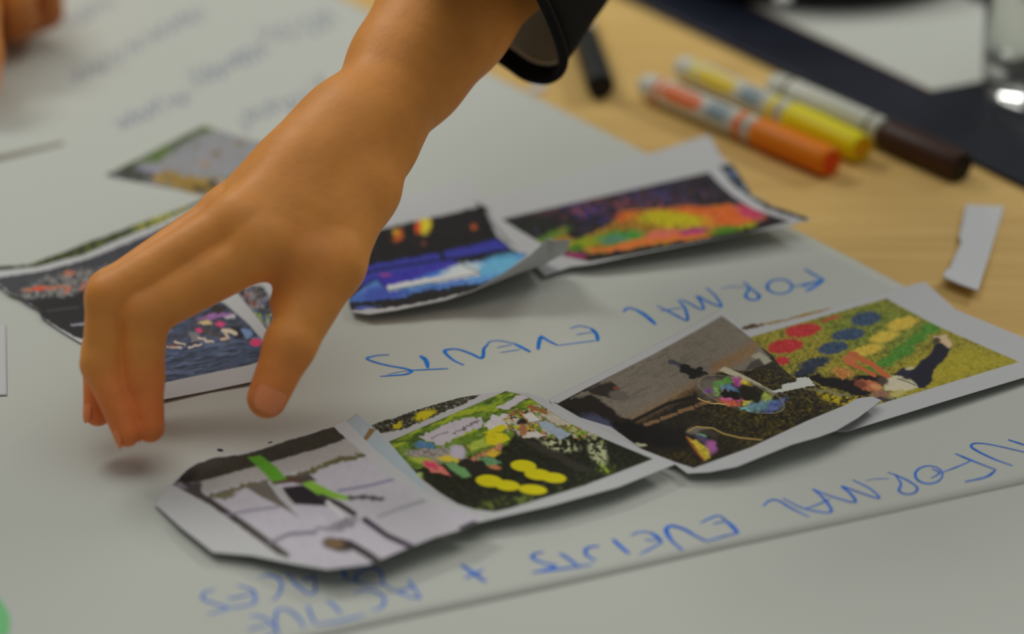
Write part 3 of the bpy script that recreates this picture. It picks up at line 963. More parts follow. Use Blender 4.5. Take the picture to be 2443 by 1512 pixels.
paper('photo_print', edge((880, 1017, 5), (905, 1006, 5), (1003, 974, 5), (1098, 948, 5.5), (1144, 941, 6), (1206, 931, 7)),
      edge((1206, 931, 7), (1255, 936, 7.5), (1295, 948, 7.5), (1331, 976, 6.5), (1377, 1003, 6), (1426, 1021, 6), (1475, 1044, 6.5), (1511, 1064, 7), (1557, 1083, 8), (1600, 1098, 9), (1609, 1108, 9)),
      edge((1100, 1258, 6), (1131, 1250, 7), (1180, 1237, 8), (1311, 1207, 9), (1475, 1162, 9), (1609, 1108, 9)),
      edge((880, 1017, 5), (930, 1075, 5), (1000, 1160, 5), (1100, 1258, 6)),
      paint_picnic, 'photo print of a park picnic with yellow discs, between bubble print and front print', 'photo print')


def paint_front(c):
    c.frame(3.054, 350, 950)
    c.clip = c.mask([(190, 630), (235, 580), (330, 490), (480, 435), (720, 405), (900, 340), (1360, 205), (1450, 290), (1800, 590), (2080, 770), (2400, 850), (2500, 930), (2290, 985), (2050, 1060), (1920, 1110), (1760, 1210), (1300, 1230), (1060, 1175), (960, 1140), (470, 780)], 1.0, 1, 8)
    c.blend(np.ones(c.X.size), (164, 160, 168), tex=5, ts=12)
    c.ell(1900, 900, 400, 160, (156, 153, 158), 20, 0.9)
    c.poly([(180, 640), (300, 500), (480, 430), (730, 400), (1360, 200), (1470, 290), (1250, 370), (900, 470), (430, 600)], (48, 45, 36), 2, 2, 8, tex=8)
    c.ell(300, 560, 80, 50, (26, 24, 22), -35, 0.6)
    c.poly([(380, 610), (900, 468), (1250, 368), (1460, 300), (1580, 395), (1300, 480), (1000, 555), (420, 690)], (148, 144, 141), 1.6, tex=5)
    c.line([(470, 715), (720, 640), (1000, 590), (1250, 510), (1400, 450), (1600, 405)], 34, (88, 84, 52), 2.5, 4, 8, tex=16)
    c.ell(560, 710, 90, 26, (98, 96, 76), -10, 0.7, 5)
    c.line([(225, 640), (470, 775), (720, 945), (1000, 1150)], 78, (56, 51, 48), 2.2, tex=5)
    c.poly([(200, 620), (400, 610), (400, 680), (480, 760), (400, 740), (250, 660)], (62, 58, 60), 3)
    c.poly([(200, 620), (250, 610), (300, 660), (230, 660)], (112, 110, 116), 3)
    # jumping person with green straps
    c.poly([(720, 645), (880, 600), (960, 720), (1105, 862), (1000, 800), (820, 710)], (92, 87, 80), 2.2, tex=6)
    c.poly([(985, 650), (1140, 630), (1270, 705), (1335, 785), (1060, 770)], (28, 24, 30), 2.2)
    c.line([(900, 610), (980, 690), (1060, 775)], 34, (152, 152, 150), 2)
    c.line([(930, 605), (1060, 590), (1170, 610)], 46, (74, 54, 44), 2.5)
    c.poly([(1080, 570), (1180, 545), (1240, 600), (1160, 610)], (66, 60, 58), 2.5)
    c.poly([(735, 430), (830, 415), (945, 500), (1020, 590), (915, 608), (850, 540)], (80, 138, 34), 2.2, tex=6)
    c.poly([(1130, 620), (1200, 600), (1360, 680), (1500, 725), (1450, 745), (1250, 705)], (112, 156, 48), 2.2, tex=6)
    c.line([(1270, 715), (1400, 770), (1510, 840)], 40, (44, 42, 42), 2.2)
    c.line([(1480, 722), (1600, 722), (1710, 735)], 30, (64, 62, 64), 2.2, 3)
    c.line([(1320, 760), (1400, 830), (1440, 880)], 34, (176, 174, 176), 2.5)
    c.line([(520, 860), (760, 815), (960, 790)], 16, (112, 108, 124), 2.5)
    c.line([(1400, 672), (1600, 640), (1800, 590)], 16, (104, 100, 128), 2.2)
    c.line([(890, 1060), (1030, 990), (1230, 975)], 24, (92, 88, 104), 3)
    c.line([(1690, 860), (1850, 800), (2020, 745)], 24, (128, 128, 134), 3)
    c.ell(1430, 920, 110, 36, (106, 104, 112), -20, 0.8, 5)
    c.line([(1240, 945), (1420, 950), (1520, 870)], 26, (120, 118, 124), 3)
    c.line([(1590, 885), (1750, 1000), (1940, 1085)], 42, (40, 37, 54), 2.4)
    c.ell(1400, 1068, 118, 48, (38, 32, 26), 8, 0.4, 3)
    c.ell(1370, 1060, 70, 32, (104, 80, 54), 5, 0.7, 3)
    c.line([(1480, 1060), (1600, 1130), (1700, 1200)], 54, (40, 38, 38), 2.4)
    c.clip = np.ones(c.X.size)
    c.line([(2290, 945), (2400, 905)], 30, (54, 52, 62), 1.6, 3)


paper('photo_print', edge((393, 1166, 4), (425, 1136, 6), (470, 1104, 8), (540, 1082, 9), (620, 1073, 9), (700, 1045, 8), (795, 1014, 8), (822, 1001, 8)),
      edge((822, 1001, 8), (900, 1078, 9), (1000, 1160, 9), (1080, 1205, 9), (1120, 1222, 10), (1165, 1234, 11)),
      edge((508, 1317, 6), (600, 1325, 7), (700, 1345, 9), (780, 1358, 11), (880, 1346, 12), (960, 1312, 12), (1040, 1280, 12), (1100, 1264, 12), (1165, 1234, 11)),
      edge((393, 1166, 4), (370, 1203, 3.5), (430, 1257, 5), (508, 1317, 6)),
      paint_front, 'grey and white photo print with green straps and a dark frame, nearest the camera', 'photo print')


def paint_shaded_margin(c):
    c.blend(np.ones(c.X.size), (150, 162, 168), tex=3, ts=12)  # shade on the white picnic margin, put into the colour as blue-grey
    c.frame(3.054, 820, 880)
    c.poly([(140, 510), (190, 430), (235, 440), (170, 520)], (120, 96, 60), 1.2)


paper('shaded_margin_strip', edge((815, 1012, 6.2), (853, 986, 6.6)), edge((853, 986, 6.6), (882, 1011, 6.6), (898, 1027, 6.6), (951, 1083, 6.6), (1004, 1143, 6.4), (1025, 1172, 6.2)),
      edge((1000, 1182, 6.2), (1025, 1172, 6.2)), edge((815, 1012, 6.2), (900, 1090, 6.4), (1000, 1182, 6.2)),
      paint_shaded_margin, 'separate strip for the white margin of the picnic print, its shade painted blue-grey', 'paper strip')


def paint_river(c):
    c.frame(2.2229, 0, 440)
    top = [(-400, 470), (0, 432), (150, 425), (350, 350), (480, 300), (650, 240), (760, 195), (900, 150), (1000, 110), (1085, 75)]
    band_hi = [(1100, 85), (1000, 135), (850, 205), (700, 262), (450, 370), (200, 435), (0, 455), (-400, 500)]
    m = c.mask(top + band_hi, 0.8, 1.5, 5)
    c.clip = m
    c.blend(np.ones(c.X.size), (42, 48, 24), tex=20, ts=4)
    c.specks((160, 156, 30), 6, 0.5, 0.14, 5, region=c.blob(860, 185, 140, 60, 0.6, -25))
    c.specks((90, 104, 36), 5, 0.62, 0.1, 7, a=0.8)
    c.clip = c.mask([(-500, 520), (0, 490), (200, 465), (450, 400), (700, 300), (950, 190), (1200, 60), (1400, 500), (900, 800), (430, 820), (330, 770), (215, 700), (200, 660), (100, 600), (40, 565), (0, 530)], 1.0, 2, 6)
    c.blend(np.ones(c.X.size), (54, 55, 60), tex=8, ts=6)
    rock = c.mask([(60, 600), (200, 500), (500, 440), (800, 400), (700, 480), (500, 530), (380, 590), (120, 610)], 4, 6)
    c.specks((122, 120, 116), 6, 0.46, 0.16, 9, region=rock)
    c.specks((60, 60, 60), 5, 0.6, 0.1, 11, region=rock, a=0.8)
    c.poly([(100, 610), (380, 590), (520, 530), (760, 480), (760, 800), (420, 830), (200, 690)], (24, 23, 24), 3, 4, tex=4)
    c.line([(120, 562), (230, 545), (370, 545)], 16, (168, 96, 66), 1.4, 3)
    c.ell(205, 552, 34, 10, (190, 64, 34), 0, 0.5)
    c.line([(345, 572), (360, 560)], 14, (168, 90, 64), 1.2)
    c.line([(430, 555), (460, 520)], 16, (166, 92, 66), 1.2)
    c.ell(370, 470, 34, 13, (160, 98, 74), -5, 0.5, 3)
    c.line([(480, 495), (600, 480)], 10, (140, 84, 70), 1.4, 3)
    c.line([(380, 745), (470, 735)], 8, (140, 140, 150), 1.2, 2)
    c.line([(250, 670), (420, 650)], 5, (70, 70, 74), 1.2)


paper('photo_print', edge((-170, 660, 6), (0, 634, 5), (70, 629, 4.6), (160, 598, 4), (216, 573, 3.6), (292, 546, 3.4), (342, 525, 3.2), (405, 506, 3), (450, 486, 3), (500, 466, 3), (560, 440, 3)),
      edge((560, 440, 3), (600, 540, 3), (620, 640, 3)),
      edge((193, 818, 3), (330, 790, 3), (480, 710, 3), (620, 640, 3)),
      edge((-170, 660, 6), (-60, 668, 5), (0, 680, 4), (18, 698, 4), (45, 708, 4), (70, 726, 3.6), (88, 735, 3.6), (97, 748, 3.4), (98, 755, 3.4), (140, 785, 3), (193, 818, 3)),
      paint_river, 'photo print of a dark rocky river with a torn edge, left of the hand', 'photo print')


def paint_rowers(c):
    c.frame(4.725, 380, 640)
    c.clip = c.mask([(-300, 900), (-200, 500), (400, 200), (740, 400), (1000, 620), (1180, 830), (1500, 1000), (1250, 1020), (1000, 1090), (-250, 1350)], 0.8)
    c.blend(np.ones(c.X.size), (62, 74, 100), tex=6)
    c.specks((40, 46, 58), 5, 0.58, 0.14, 3, ang=-10, stretch=6, a=0.8)
    c.specks((92, 106, 136), 5, 0.64, 0.12, 8, ang=-10, stretch=6, a=0.7)
    c.poly([(0, 850), (60, 800), (400, 560), (640, 420), (800, 380), (1000, 640), (900, 780), (760, 700), (560, 760), (300, 800)], (56, 60, 76), 4, 5, tex=20, ts=7)
    c.poly([(480, 540), (640, 400), (780, 430), (720, 500)], (40, 36, 34), 2, 4)
    c.poly([(430, 590), (620, 505), (820, 495), (800, 530), (560, 580)], (140, 92, 150), 2, 4, tex=24)
    c.poly([(720, 545), (850, 520), (860, 570), (760, 565)], (176, 172, 174), 1.5, 2)
    c.poly([(440, 610), (560, 580), (600, 620), (500, 640)], (186, 166, 120), 1.5, 2)
    c.poly([(620, 630), (680, 590), (750, 630), (700, 665)], (204, 58, 112), 1.2)
    c.poly([(400, 680), (470, 670), (500, 705), (450, 735)], (204, 58, 112), 1.2)
    c.ell(1090, 835, 70, 45, (204, 56, 104), 0, 0.25)
    c.ell(1000, 800, 40, 20, (60, 50, 50), 0, 0.5)
    c.line([(490, 690), (620, 740), (720, 780)], 34, (74, 58, 46), 1.4)
    c.ell(880, 720, 90, 62, (28, 28, 34), 30, 0.3, 3)
    c.poly([(920, 690), (1010, 680), (1060, 760), (970, 790)], (104, 132, 170), 2, 3)
    c.line([(720, 700), (800, 705), (860, 735)], 44, (196, 182, 160), 1.4)
    c.line([(740, 720), (780, 790), (700, 800)], 28, (196, 172, 150), 1.2)
    c.line([(770, 800), (785, 880)], 20, (76, 68, 60), 1)
    c.poly([(330, 720), (420, 700), (460, 790), (430, 840), (370, 850)], (112, 110, 114), 2, 3)
    c.line([(590, 640), (560, 800)], 16, (84, 78, 74), 1)
    for x0, y0, x1, y1 in [(80, 885, 240, 895), (170, 830, 290, 855), (330, 890, 470, 860), (520, 815, 610, 825), (440, 780, 520, 800)]:
        c.line([(x0, y0), (x1, y1)], 22, (196, 178, 160), 1.1, 2)
    c.line([(300, 860), (440, 830)], 22, (38, 30, 30), 1, 2)
    c.ell(150, 870, 60, 22, (110, 60, 50), -10, 0.6, 3, a=0.7)


paper('photo_print', edge((325, 800, 3.4), (420, 735, 3.6), (535, 665, 3.8)), edge((535, 665, 3.8), (560, 690, 3.8), (640, 790, 3.6), (723, 887, 2.8)),
      edge((325, 966, 2.6), (390, 953, 3.0), (500, 932, 2.5), (590, 913, 3.2), (723, 887, 2.8)), edge((325, 800, 3.4), (325, 966, 2.6)),
      paint_rowers, 'photo print of rowers in pink hats on blue water, seen between thumb and fingers', 'photo print')


def paint_crowd(c):
    c.frame(4.725, 380, 640)
    c.clip = c.mask([(700, 250), (1150, 180), (1330, 430), (1360, 560), (1200, 720), (1000, 520), (850, 400)], 1.2, 2, 5)
    c.blend(np.ones(c.X.size), (70, 68, 66), tex=14, ts=4)
    c.specks((150, 148, 150), 4, 0.58, 0.1, 3, ang=35, stretch=1.6)
    c.specks((30, 28, 28), 4, 0.56, 0.1, 5, ang=35, stretch=1.6, a=0.9)
    c.specks((150, 84, 60), 5, 0.68, 0.06, 7, region=c.blob(1000, 360, 150, 90))
    c.specks((140, 170, 40), 5, 0.68, 0.06, 9, region=c.blob(1180, 540, 170, 80))
    c.specks((70, 86, 140), 5, 0.72, 0.06, 11)


paper('photo_print', edge((520, 680, 2.6), (600, 650, 2.6), (700, 640, 2.6)), edge((700, 640, 2.6), (735, 700, 2.6), (760, 760, 2.6)),
      edge((640, 805, 2.6), (690, 790, 2.6), (760, 760, 2.6)), edge((520, 680, 2.6), (580, 740, 2.6), (640, 805, 2.6)),
      paint_crowd, 'photo print of a dense grey crowd, small part visible beside the thumb', 'photo print')


def paint_pond(c):
    c.frame(3.15, 0, 0)
    c.blend(np.ones(c.X.size), (126, 126, 130), tex=10, ts=8)
    c.poly([(790, 1315), (1510, 930), (1600, 960), (1300, 1130), (1000, 1260), (900, 1330)], (58, 74, 32), 4, 6, 10, tex=16)
    c.ell(1540, 955, 60, 26, (70, 100, 30), 20, 0.6, 5)
    c.ell(1180, 1170, 110, 40, (76, 96, 40), -28, 0.8, 6)
    c.poly([(790, 1318), (1000, 1250), (1150, 1290), (1150, 1350), (1000, 1360)], (44, 44, 40), 3, 5)
    c.ell(1110, 1275, 80, 24, (124, 120, 140), 5, 0.6, 5)
    c.poly([(1150, 1340), (1240, 1270), (1370, 1320), (1600, 1345), (1760, 1340), (1700, 1420), (1540, 1490), (1350, 1420), (1150, 1370)], (134, 106, 34), 4, 8, 9, tex=26, ts=7)
    c.poly([(1000, 1350), (1160, 1380), (1540, 1500), (1400, 1440)], (84, 86, 34), 3, 5)
    c.ell(1500, 1420, 60, 24, (50, 44, 30), 20, 0.6, 6)
    c.ell(1610, 1390, 60, 30, (54, 44, 36), 20, 0.6, 5)
    c.ell(1700, 1385, 60, 26, (176, 150, 156), 10, 0.6, 4)
    c.ell(1800, 1330, 110, 40, (100, 110, 70), -20, 0.8, 6)
    c.line([(2100, 1110), (2000, 1180), (1900, 1260), (1780, 1340)], 34, (86, 108, 46), 3, 4)
    c.ell(1540, 1230, 38, 20, (150, 116, 84), 0, 0.7)
    c.ell(1625, 1155, 34, 20, (110, 90, 50), 0, 0.7)
    c.ell(1800, 1080, 36, 18, (116, 104, 64), 0, 0.7)
    c.ell(1470, 1090, 30, 18, (96, 98, 80), 0, 0.7)
    c.specks((104, 106, 100), 7, 0.66, 0.12, 5, a=0.6)


paper('photo_print', edge((252, 416), (330, 378), (400, 342), (486, 299), z=2.4), edge((486, 299, 2.4), (570, 325, 2.4), (660, 350, 2.4), (760, 380, 2.4)),
      edge((518, 474, 2.4), (640, 430, 2.4), (760, 380, 2.4)), edge((252, 416, 2.4), (330, 431, 2.4), (430, 452, 2.4), (518, 474, 2.4)),
      paint_pond, 'photo print of a grey pond with green bank, at the back left behind the hand', 'photo print')


def paint_sliver(c):
    c.blend(np.ones(c.X.size), (112, 108, 96), tex=10, ts=10)


paper('paper_sliver', edge((-90, 391, 2.2), (0, 369, 2.2), (152, 337, 2.2)), edge((152, 337, 2.2), (153, 345, 2.2)), edge((-90, 403, 2.2), (0, 382, 2.2), (153, 345, 2.2)), edge((-90, 391, 2.2), (-90, 403, 2.2)),
      paint_sliver, 'thin brownish paper sliver lying on the sheet at the left edge', 'paper strip')
paper('blank_paper', edge((-170, 790), (14, 772), z=2.4), edge((14, 772), (17, 942), z=2.4), edge((-170, 950), (17, 942), z=2.4), edge((-170, 790), (-170, 950), z=2.4),
      None, 'blank white paper corner at the left edge below the river print', 'paper', step=6)
def paint_offcut(c):
    c.blend(np.ones(c.X.size), (172, 174, 176))


paper('paper_offcut', edge((2304, 487), (2350, 490), (2396, 491), z=1.5), edge((2396, 491, 1.5), (2366, 590, 3), (2333, 693, 6)),
      edge((2251, 661, 6), (2290, 678, 6), (2333, 693, 6)),
      edge((2304, 487, 1.5), (2292, 545, 2.5), (2287, 563, 2.5), (2293, 577, 3), (2280, 605, 3.5), (2266, 638, 5), (2251, 648, 6), (2251, 661, 6)),
      paint_offcut, 'white paper offcut with a nicked edge on the bare table at the right', 'paper', step=5, thick=0.5)
paper('paper_offcut', edge((1258, 208), (1300, 196), z=0.6), edge((1300, 196), (1305, 212), z=0.6), edge((1268, 222), (1305, 212), z=0.6), edge((1258, 208), (1268, 222), z=0.6),
      None, 'tiny white paper scrap on the table under the sleeve cuff', 'paper', step=5)

# ------------------------------------------------------------------ folder, white paper and black case at the back right
M_NAVY = mat('navy_plastic', (0.014, 0.017, 0.032), 0.33, 0.4, noise=(25, 0.35))


def slab(name, corners, z0, th, m, label, cat, bev=0.0015):
    bm = bmesh.new()
    lo_ = [bm.verts.new((c[0], c[1], z0)) for c in corners]
    hi_ = [bm.verts.new((c[0], c[1], z0 + th)) for c in corners]
    n = len(corners)
    bm.faces.new(hi_)
    bm.faces.new(lo_[::-1])
    for k in range(n):
        bm.faces.new((lo_[k], lo_[(k + 1) % n], hi_[(k + 1) % n], hi_[k]))
    bmesh.ops.recalc_face_normals(bm, faces=bm.faces[:])
    if bev:
        bmesh.ops.bevel(bm, geom=bm.edges[:], offset=bev, segments=2, affect='EDGES', profile=0.5)
    me = bpy.data.meshes.new(name)
    bm.to_mesh(me)
    bm.free()
    o = link(name, me, m, smooth=False)
    if label:
        tag(o, label, cat)
    return o


fA, fB = at(1395, -45), at(2560, 508)
fd = (fB - fA) / np.linalg.norm(fB - fA)
fn = np.array([-fd[1], fd[0], 0])
folder = slab('plastic_folder', [fA - fd * 0.06, fB, fB + fn * 0.30, fA - fd * 0.06 + fn * 0.30], 0.0002, 0.0035, M_NAVY,
              'dark navy plastic folder under the glass and white page, back right', 'folder')
pA, pB, pC = at(1790, 12, 0.004), at(2222, 218, 0.004), at(2640, 142, 0.004)
pD = pA + (pC - pB)
page = slab('white_page', [pA, pB, pC, pD], 0.0039, 0.0009, M_SHEET, 'white page lying on the navy folder beneath the glass', 'paper', 0.0)
# brownish bound edge of the page
bw = (pB - pA) / np.linalg.norm(pB - pA)
bnv = np.array([bw[1], -bw[0], 0]) * 0.0016
slabs = slab('bound_edge', [pA, pA + bnv, pB + bnv, pB], 0.0039, 0.0008, mat('tan_edge', alb(96, 72, 60), 0.6), None, None, 0.0)
slabs.parent = page

M_BLACK = mat('black_vinyl', (0.006, 0.006, 0.007), 0.45, 0.35)
bc = at(1945, -118, 0.005)
prof = [(0.0, 0.0), (0.075, 0.0), (0.093, 0.002), (0.100, 0.008), (0.102, 0.016), (0.099, 0.025), (0.090, 0.033), (0.07, 0.038), (0.03, 0.040), (0.0, 0.0405)]
prof[0] = (0.002, 0.0)
prof[-1] = (0.002, 0.0405)
v, f = lathe(prof, 64)
v = [(bc[0] + a * 1.12, bc[1] + b * 1.1, 0.005 + c) for a, b, c in v]
case = link('round_case', mesh_from(v, f), M_BLACK)
tag(case, 'black round-edged case on the navy folder, cut by the top of the frame', 'case')
zp = at(1868, 4, 0.032)
vz, fz = lathe([(0.0005, 0), (0.004, 0.0005), (0.006, 0.002), (0.005, 0.004), (0.002, 0.0055), (0.0004, 0.0058)], 16)
highlight_bump = link('highlight_bump', mesh_from([(zp[0] + a, zp[1] + b, zp[2] + c - 0.001) for a, b, c in vz], fz), mat('highlight_tone', (0.7, 0.7, 0.7), 0.25, 0.6), case)  # bright bump added in place of a highlight on the black case
highlight_bump['label'] = 'pale bump added as the highlight on the case'

# ------------------------------------------------------------------ drinking glass
M_GLASS = mat('clear_glass', (0.93, 0.95, 0.93), 0.09, 0.5, trans=1.0)
M_GLASS.node_tree.nodes['Principled BSDF'].inputs['IOR'].default_value = 1.48
gc = at(2494, 226, 0.004)
ro, hh = 0.0375, 0.105
out = [(0.001, 0.0005), (ro * 0.84, 0.0), (ro * 0.92, 0.0015), (ro * 0.965, 0.006), (ro * 0.985, 0.014), (ro, 0.03), (ro * 1.04, hh - 0.002), (ro * 1.035, hh), (ro * 1.0, hh + 0.0005),
       (ro * 0.985, hh - 0.002), (ro * 0.94, 0.03), (ro * 0.90, 0.018), (ro * 0.8, 0.0145), (ro * 0.4, 0.013), (0.001, 0.0128)]
v, f = lathe(out, 72)
v = [(gc[0] + a, gc[1] + b, 0.0049 + c) for a, b, c in v]
glass = link('drinking_glass', mesh_from(v, f), M_GLASS)
tag(glass, 'clear straight drinking glass with a thick base at the right edge', 'glass')

# ------------------------------------------------------------------ marker pens
M_PLW = mat('white_plastic', alb(176, 177, 166), 0.35, 0.45)


def pen(name, back, front, r, cap_col, ring_col, label, bands, cap_end=None, oval_col=None, cap_len=0.375, z0=0.0):
    r *= 1.10
    b = at(*back, z0 + r)
    f_ = at(*front, z0 + r)
    L = float(np.linalg.norm(f_ - b))
    cap_len = cap_len * L
    bands = [(z * L, w) for z, w in bands]
    ax = Vector(f_ - b).normalized()
    rot = ax.to_track_quat('Z', 'Y').to_matrix().to_4x4()
    # local +Y' towards the camera side / up so printed labels face up
    M = Matrix.Translation(Vector(b)) @ rot
    root = empty(name, (float(b[0] + f_[0]) / 2, float(b[1] + f_[1]) / 2, z0), label, 'marker pen')

    def part(pn, prof, m, lab=None):
        vv, ff = lathe(prof, 36)
        vv = [M @ Vector(p) for p in vv]
        o = link(pn, mesh_from(vv, ff), m, root)
        if lab:
            o['label'] = lab
        return o
    mc = mat(name + '_cap_plastic', alb(*cap_col), 0.45, 0.25)
    mr = mat(name + '_ring_print', alb(*ring_col), 0.4, 0.4)
    rb = r * 0.91
    cs = L - cap_len
    part('end_plug', [(0.0005, 0.0), (rb * 0.5, 0.0005), (rb * 0.78, 0.0022), (rb * 0.92, 0.0055), (rb * 0.95, 0.010), (rb * 0.95, 0.0135)], M_PLW)
    part('barrel', [(rb * 0.92, 0.0125), (rb * 0.98, 0.0130), (rb, 0.016), (rb, cs - 0.006), (rb * 0.96, cs - 0.0055), (rb * 0.94, cs + 0.002)], M_PLW)
    for z, w in bands:
        part('colour_band', [(rb * 0.99, z), (rb * 1.012, z + 0.0002), (rb * 1.012, z + w - 0.0002), (rb * 0.99, z + w)], mr)
    part('cap', [(rb * 0.95, cs), (r * 0.94, cs), (r, cs + 0.003), (r * 0.985, L - 0.005), (r * 0.95, L - 0.0012), (r * 0.88, L), (r * 0.80, L), (r * 0.78, L - 0.003), (0.0006, L - 0.003)], mc)
    if cap_end:
        part('cap_end', [(r * 0.76, L - 0.0029), (r * 0.76, L - 0.0005), (r * 0.70, L - 0.0003), (0.0005, L - 0.0004)], mat(name + '_cap_end', alb(*cap_end), 0.5, 0.3))

    def patch(pn, zc, hz, a0, ha, m, rounded=True):
        # printed patch on the barrel, angles measured from straight up towards the viewer
        up = Vector((0, 0, 1)) - ax * ax.z
        up.normalize()
        side = ax.cross(up)
        V, Q = [], []
        nz, na = 22, 14
        for i in range(nz + 1):
            s = -1 + 2 * i / nz
            wf = (max(1 - abs(s) ** 3.2, 0.0)) ** 0.5 if rounded else 1
            for j in range(na + 1):
                a = math.radians(a0 + ha * wf * (-1 + 2 * j / na))
                d = up * math.cos(a) + side * math.sin(a)
                V.append(Vector(b) + ax * (zc + hz * s) + d * (rb * 1.008))
        for i in range(nz):
            for j in range(na):
                k = i * (na + 1) + j
                Q.append((k, k + 1, k + na + 2, k + na + 1))
        return link(pn, mesh_from(V, Q), m, root)
    if oval_col:
        mo = mat(name + '_oval_print', alb(*oval_col), 0.4, 0.4)
        patch('label_oval', 0.25 * L, 0.115 * L, PATCH_A, 40, mo)
        patch('label_block', 0.445 * L, 0.05 * L, PATCH_A, 40, mat(name + '_block_print', alb(112, 128, 134), 0.45, 0.4), rounded=False)
    return root


PATCH_A = 46
pen('marker_pen', (1532, 198), (1984, 388), 0.0076, (236, 106, 0), (228, 98, 36), 'orange capped marker pen, nearest of the three lying together',
    [(0.105, 0.004), (0.535, 0.006)], (216, 62, 6), (226, 96, 42))
pen('marker_pen', (1618, 156), (2058, 356), 0.0076, (206, 184, 0), (204, 180, 16), 'yellow capped marker pen, middle of the three lying together',
    [(0.105, 0.004), (0.535, 0.006)], (196, 140, 10), (196, 170, 18))
pen('marker_pen', (1838, 198), (2296, 398), 0.0078, (52, 32, 22), (92, 84, 62), 'brown capped marker pen along the folder edge',
    [(0.105, 0.003), (0.54, 0.003)], (22, 18, 18), None, cap_len=0.39)
pen('marker_pen', (1318, -150), (1434, 207), 0.0074, (26, 28, 26), (60, 60, 60), 'black capped marker pen half hidden behind the dark sleeve',
    [(0.105, 0.002)], (14, 14, 14), None, cap_len=0.31)


# ------------------------------------------------------------------ hands: distance fields turned into one surface
class Field:
    def __init__(self, lo_, hi_, h):
        self.lo = np.asarray(lo_, float)
        self.h = h
        self.n = np.ceil((np.asarray(hi_) - self.lo) / h).astype(int) + 1
        self.g = [self.lo[k] + h * np.arange(self.n[k]) for k in range(3)]

    def new(self):
        return np.full(self.n, 50.0, np.float32)

    def cone(self, D, a, b, ra, rb, k=0.0, margin=14, flat=None):
        """Blend a tapered capsule into D (mm). flat = (axis vector, factor) squashes across that axis."""
        a, b = np.asarray(a, float), np.asarray(b, float)
        m = max(ra, rb) + margin
        sl, ax = [], []
        for q in range(3):
            i0 = max(int((min(a[q], b[q]) - m - self.lo[q]) / self.h), 0)
            i1 = min(int((max(a[q], b[q]) + m - self.lo[q]) / self.h) + 2, self.n[q])
            if i1 <= i0:
                return
            sl.append(slice(i0, i1))
            ax.append(self.g[q][i0:i1])
        X = ax[0][:, None, None] - a[0]
        Y = ax[1][None, :, None] - a[1]
        Z = ax[2][None, None, :] - a[2]
        d = b - a
        L2 = max(float(d @ d), 1e-6)
        t = np.clip((X * d[0] + Y * d[1] + Z * d[2]) / L2, 0, 1)
        ex, ey, ez = X - t * d[0], Y - t * d[1], Z - t * d[2]
        r2 = ex * ex + ey * ey + ez * ez
        if flat is not None:
            fv, s = flat
            fv = np.asarray(fv, float) / np.linalg.norm(fv)
            c = ex * fv[0] + ey * fv[1] + ez * fv[2]
            r2 = r2 + c * c * (s * s - 1)
        dist = (np.sqrt(r2) - (ra + (rb - ra) * t)).astype(np.float32)
        V = D[tuple(sl)]
        if k > 0:
            hq = np.maximum(k - np.abs(V - dist), 0) / k
            D[tuple(sl)] = np.minimum(V, dist) - hq * hq * k * 0.25
        else:
            D[tuple(sl)] = np.minimum(V, dist)


def _groove(self, D, a, b, w, amp):
    """Press a soft fold of width w and depth amp (mm) into the surface along a-b."""
    a, b = np.asarray(a, float), np.asarray(b, float)
    sl, ax = [], []
    for q in range(3):
        i0 = max(int((min(a[q], b[q]) - 3 * w - 12 - self.lo[q]) / self.h), 0)
        i1 = min(int((max(a[q], b[q]) + 3 * w + 12 - self.lo[q]) / self.h) + 2, self.n[q])
        sl.append(slice(i0, i1))
        ax.append(self.g[q][i0:i1])
    # measure the distance across the line of sight, so the fold lands on whatever skin lies under it
    cm = CAM * 1000
    X, Y, Z = np.meshgrid(*ax, indexing='ij')
    n = (0.5 * (a + b) - cm)
    n /= np.linalg.norm(n)
    d = b - a
    d = d - n * (d @ n)
    L2 = float(d @ d) + 1e-9
    ex, ey, ez = X - a[0], Y - a[1], Z - a[2]
    t = np.clip((ex * d[0] + ey * d[1] + ez * d[2]) / L2, 0, 1)
    ex, ey, ez = ex - t * d[0], ey - t * d[1], ez - t * d[2]
    dep = ex * n[0] + ey * n[1] + ez * n[2]
    r2 = ex * ex + ey * ey + ez * ez - dep * dep
    D[tuple(sl)] += (amp * np.exp(-r2 / (w * w * 0.5)) * np.exp(-(dep / 14.0) ** 2)).astype(np.float32)


Field.groove = _groove


def smin(A, B, k):
    hq = np.maximum(k - np.abs(A - B), 0) / k
    return np.minimum(A, B) - hq * hq * k * 0.25


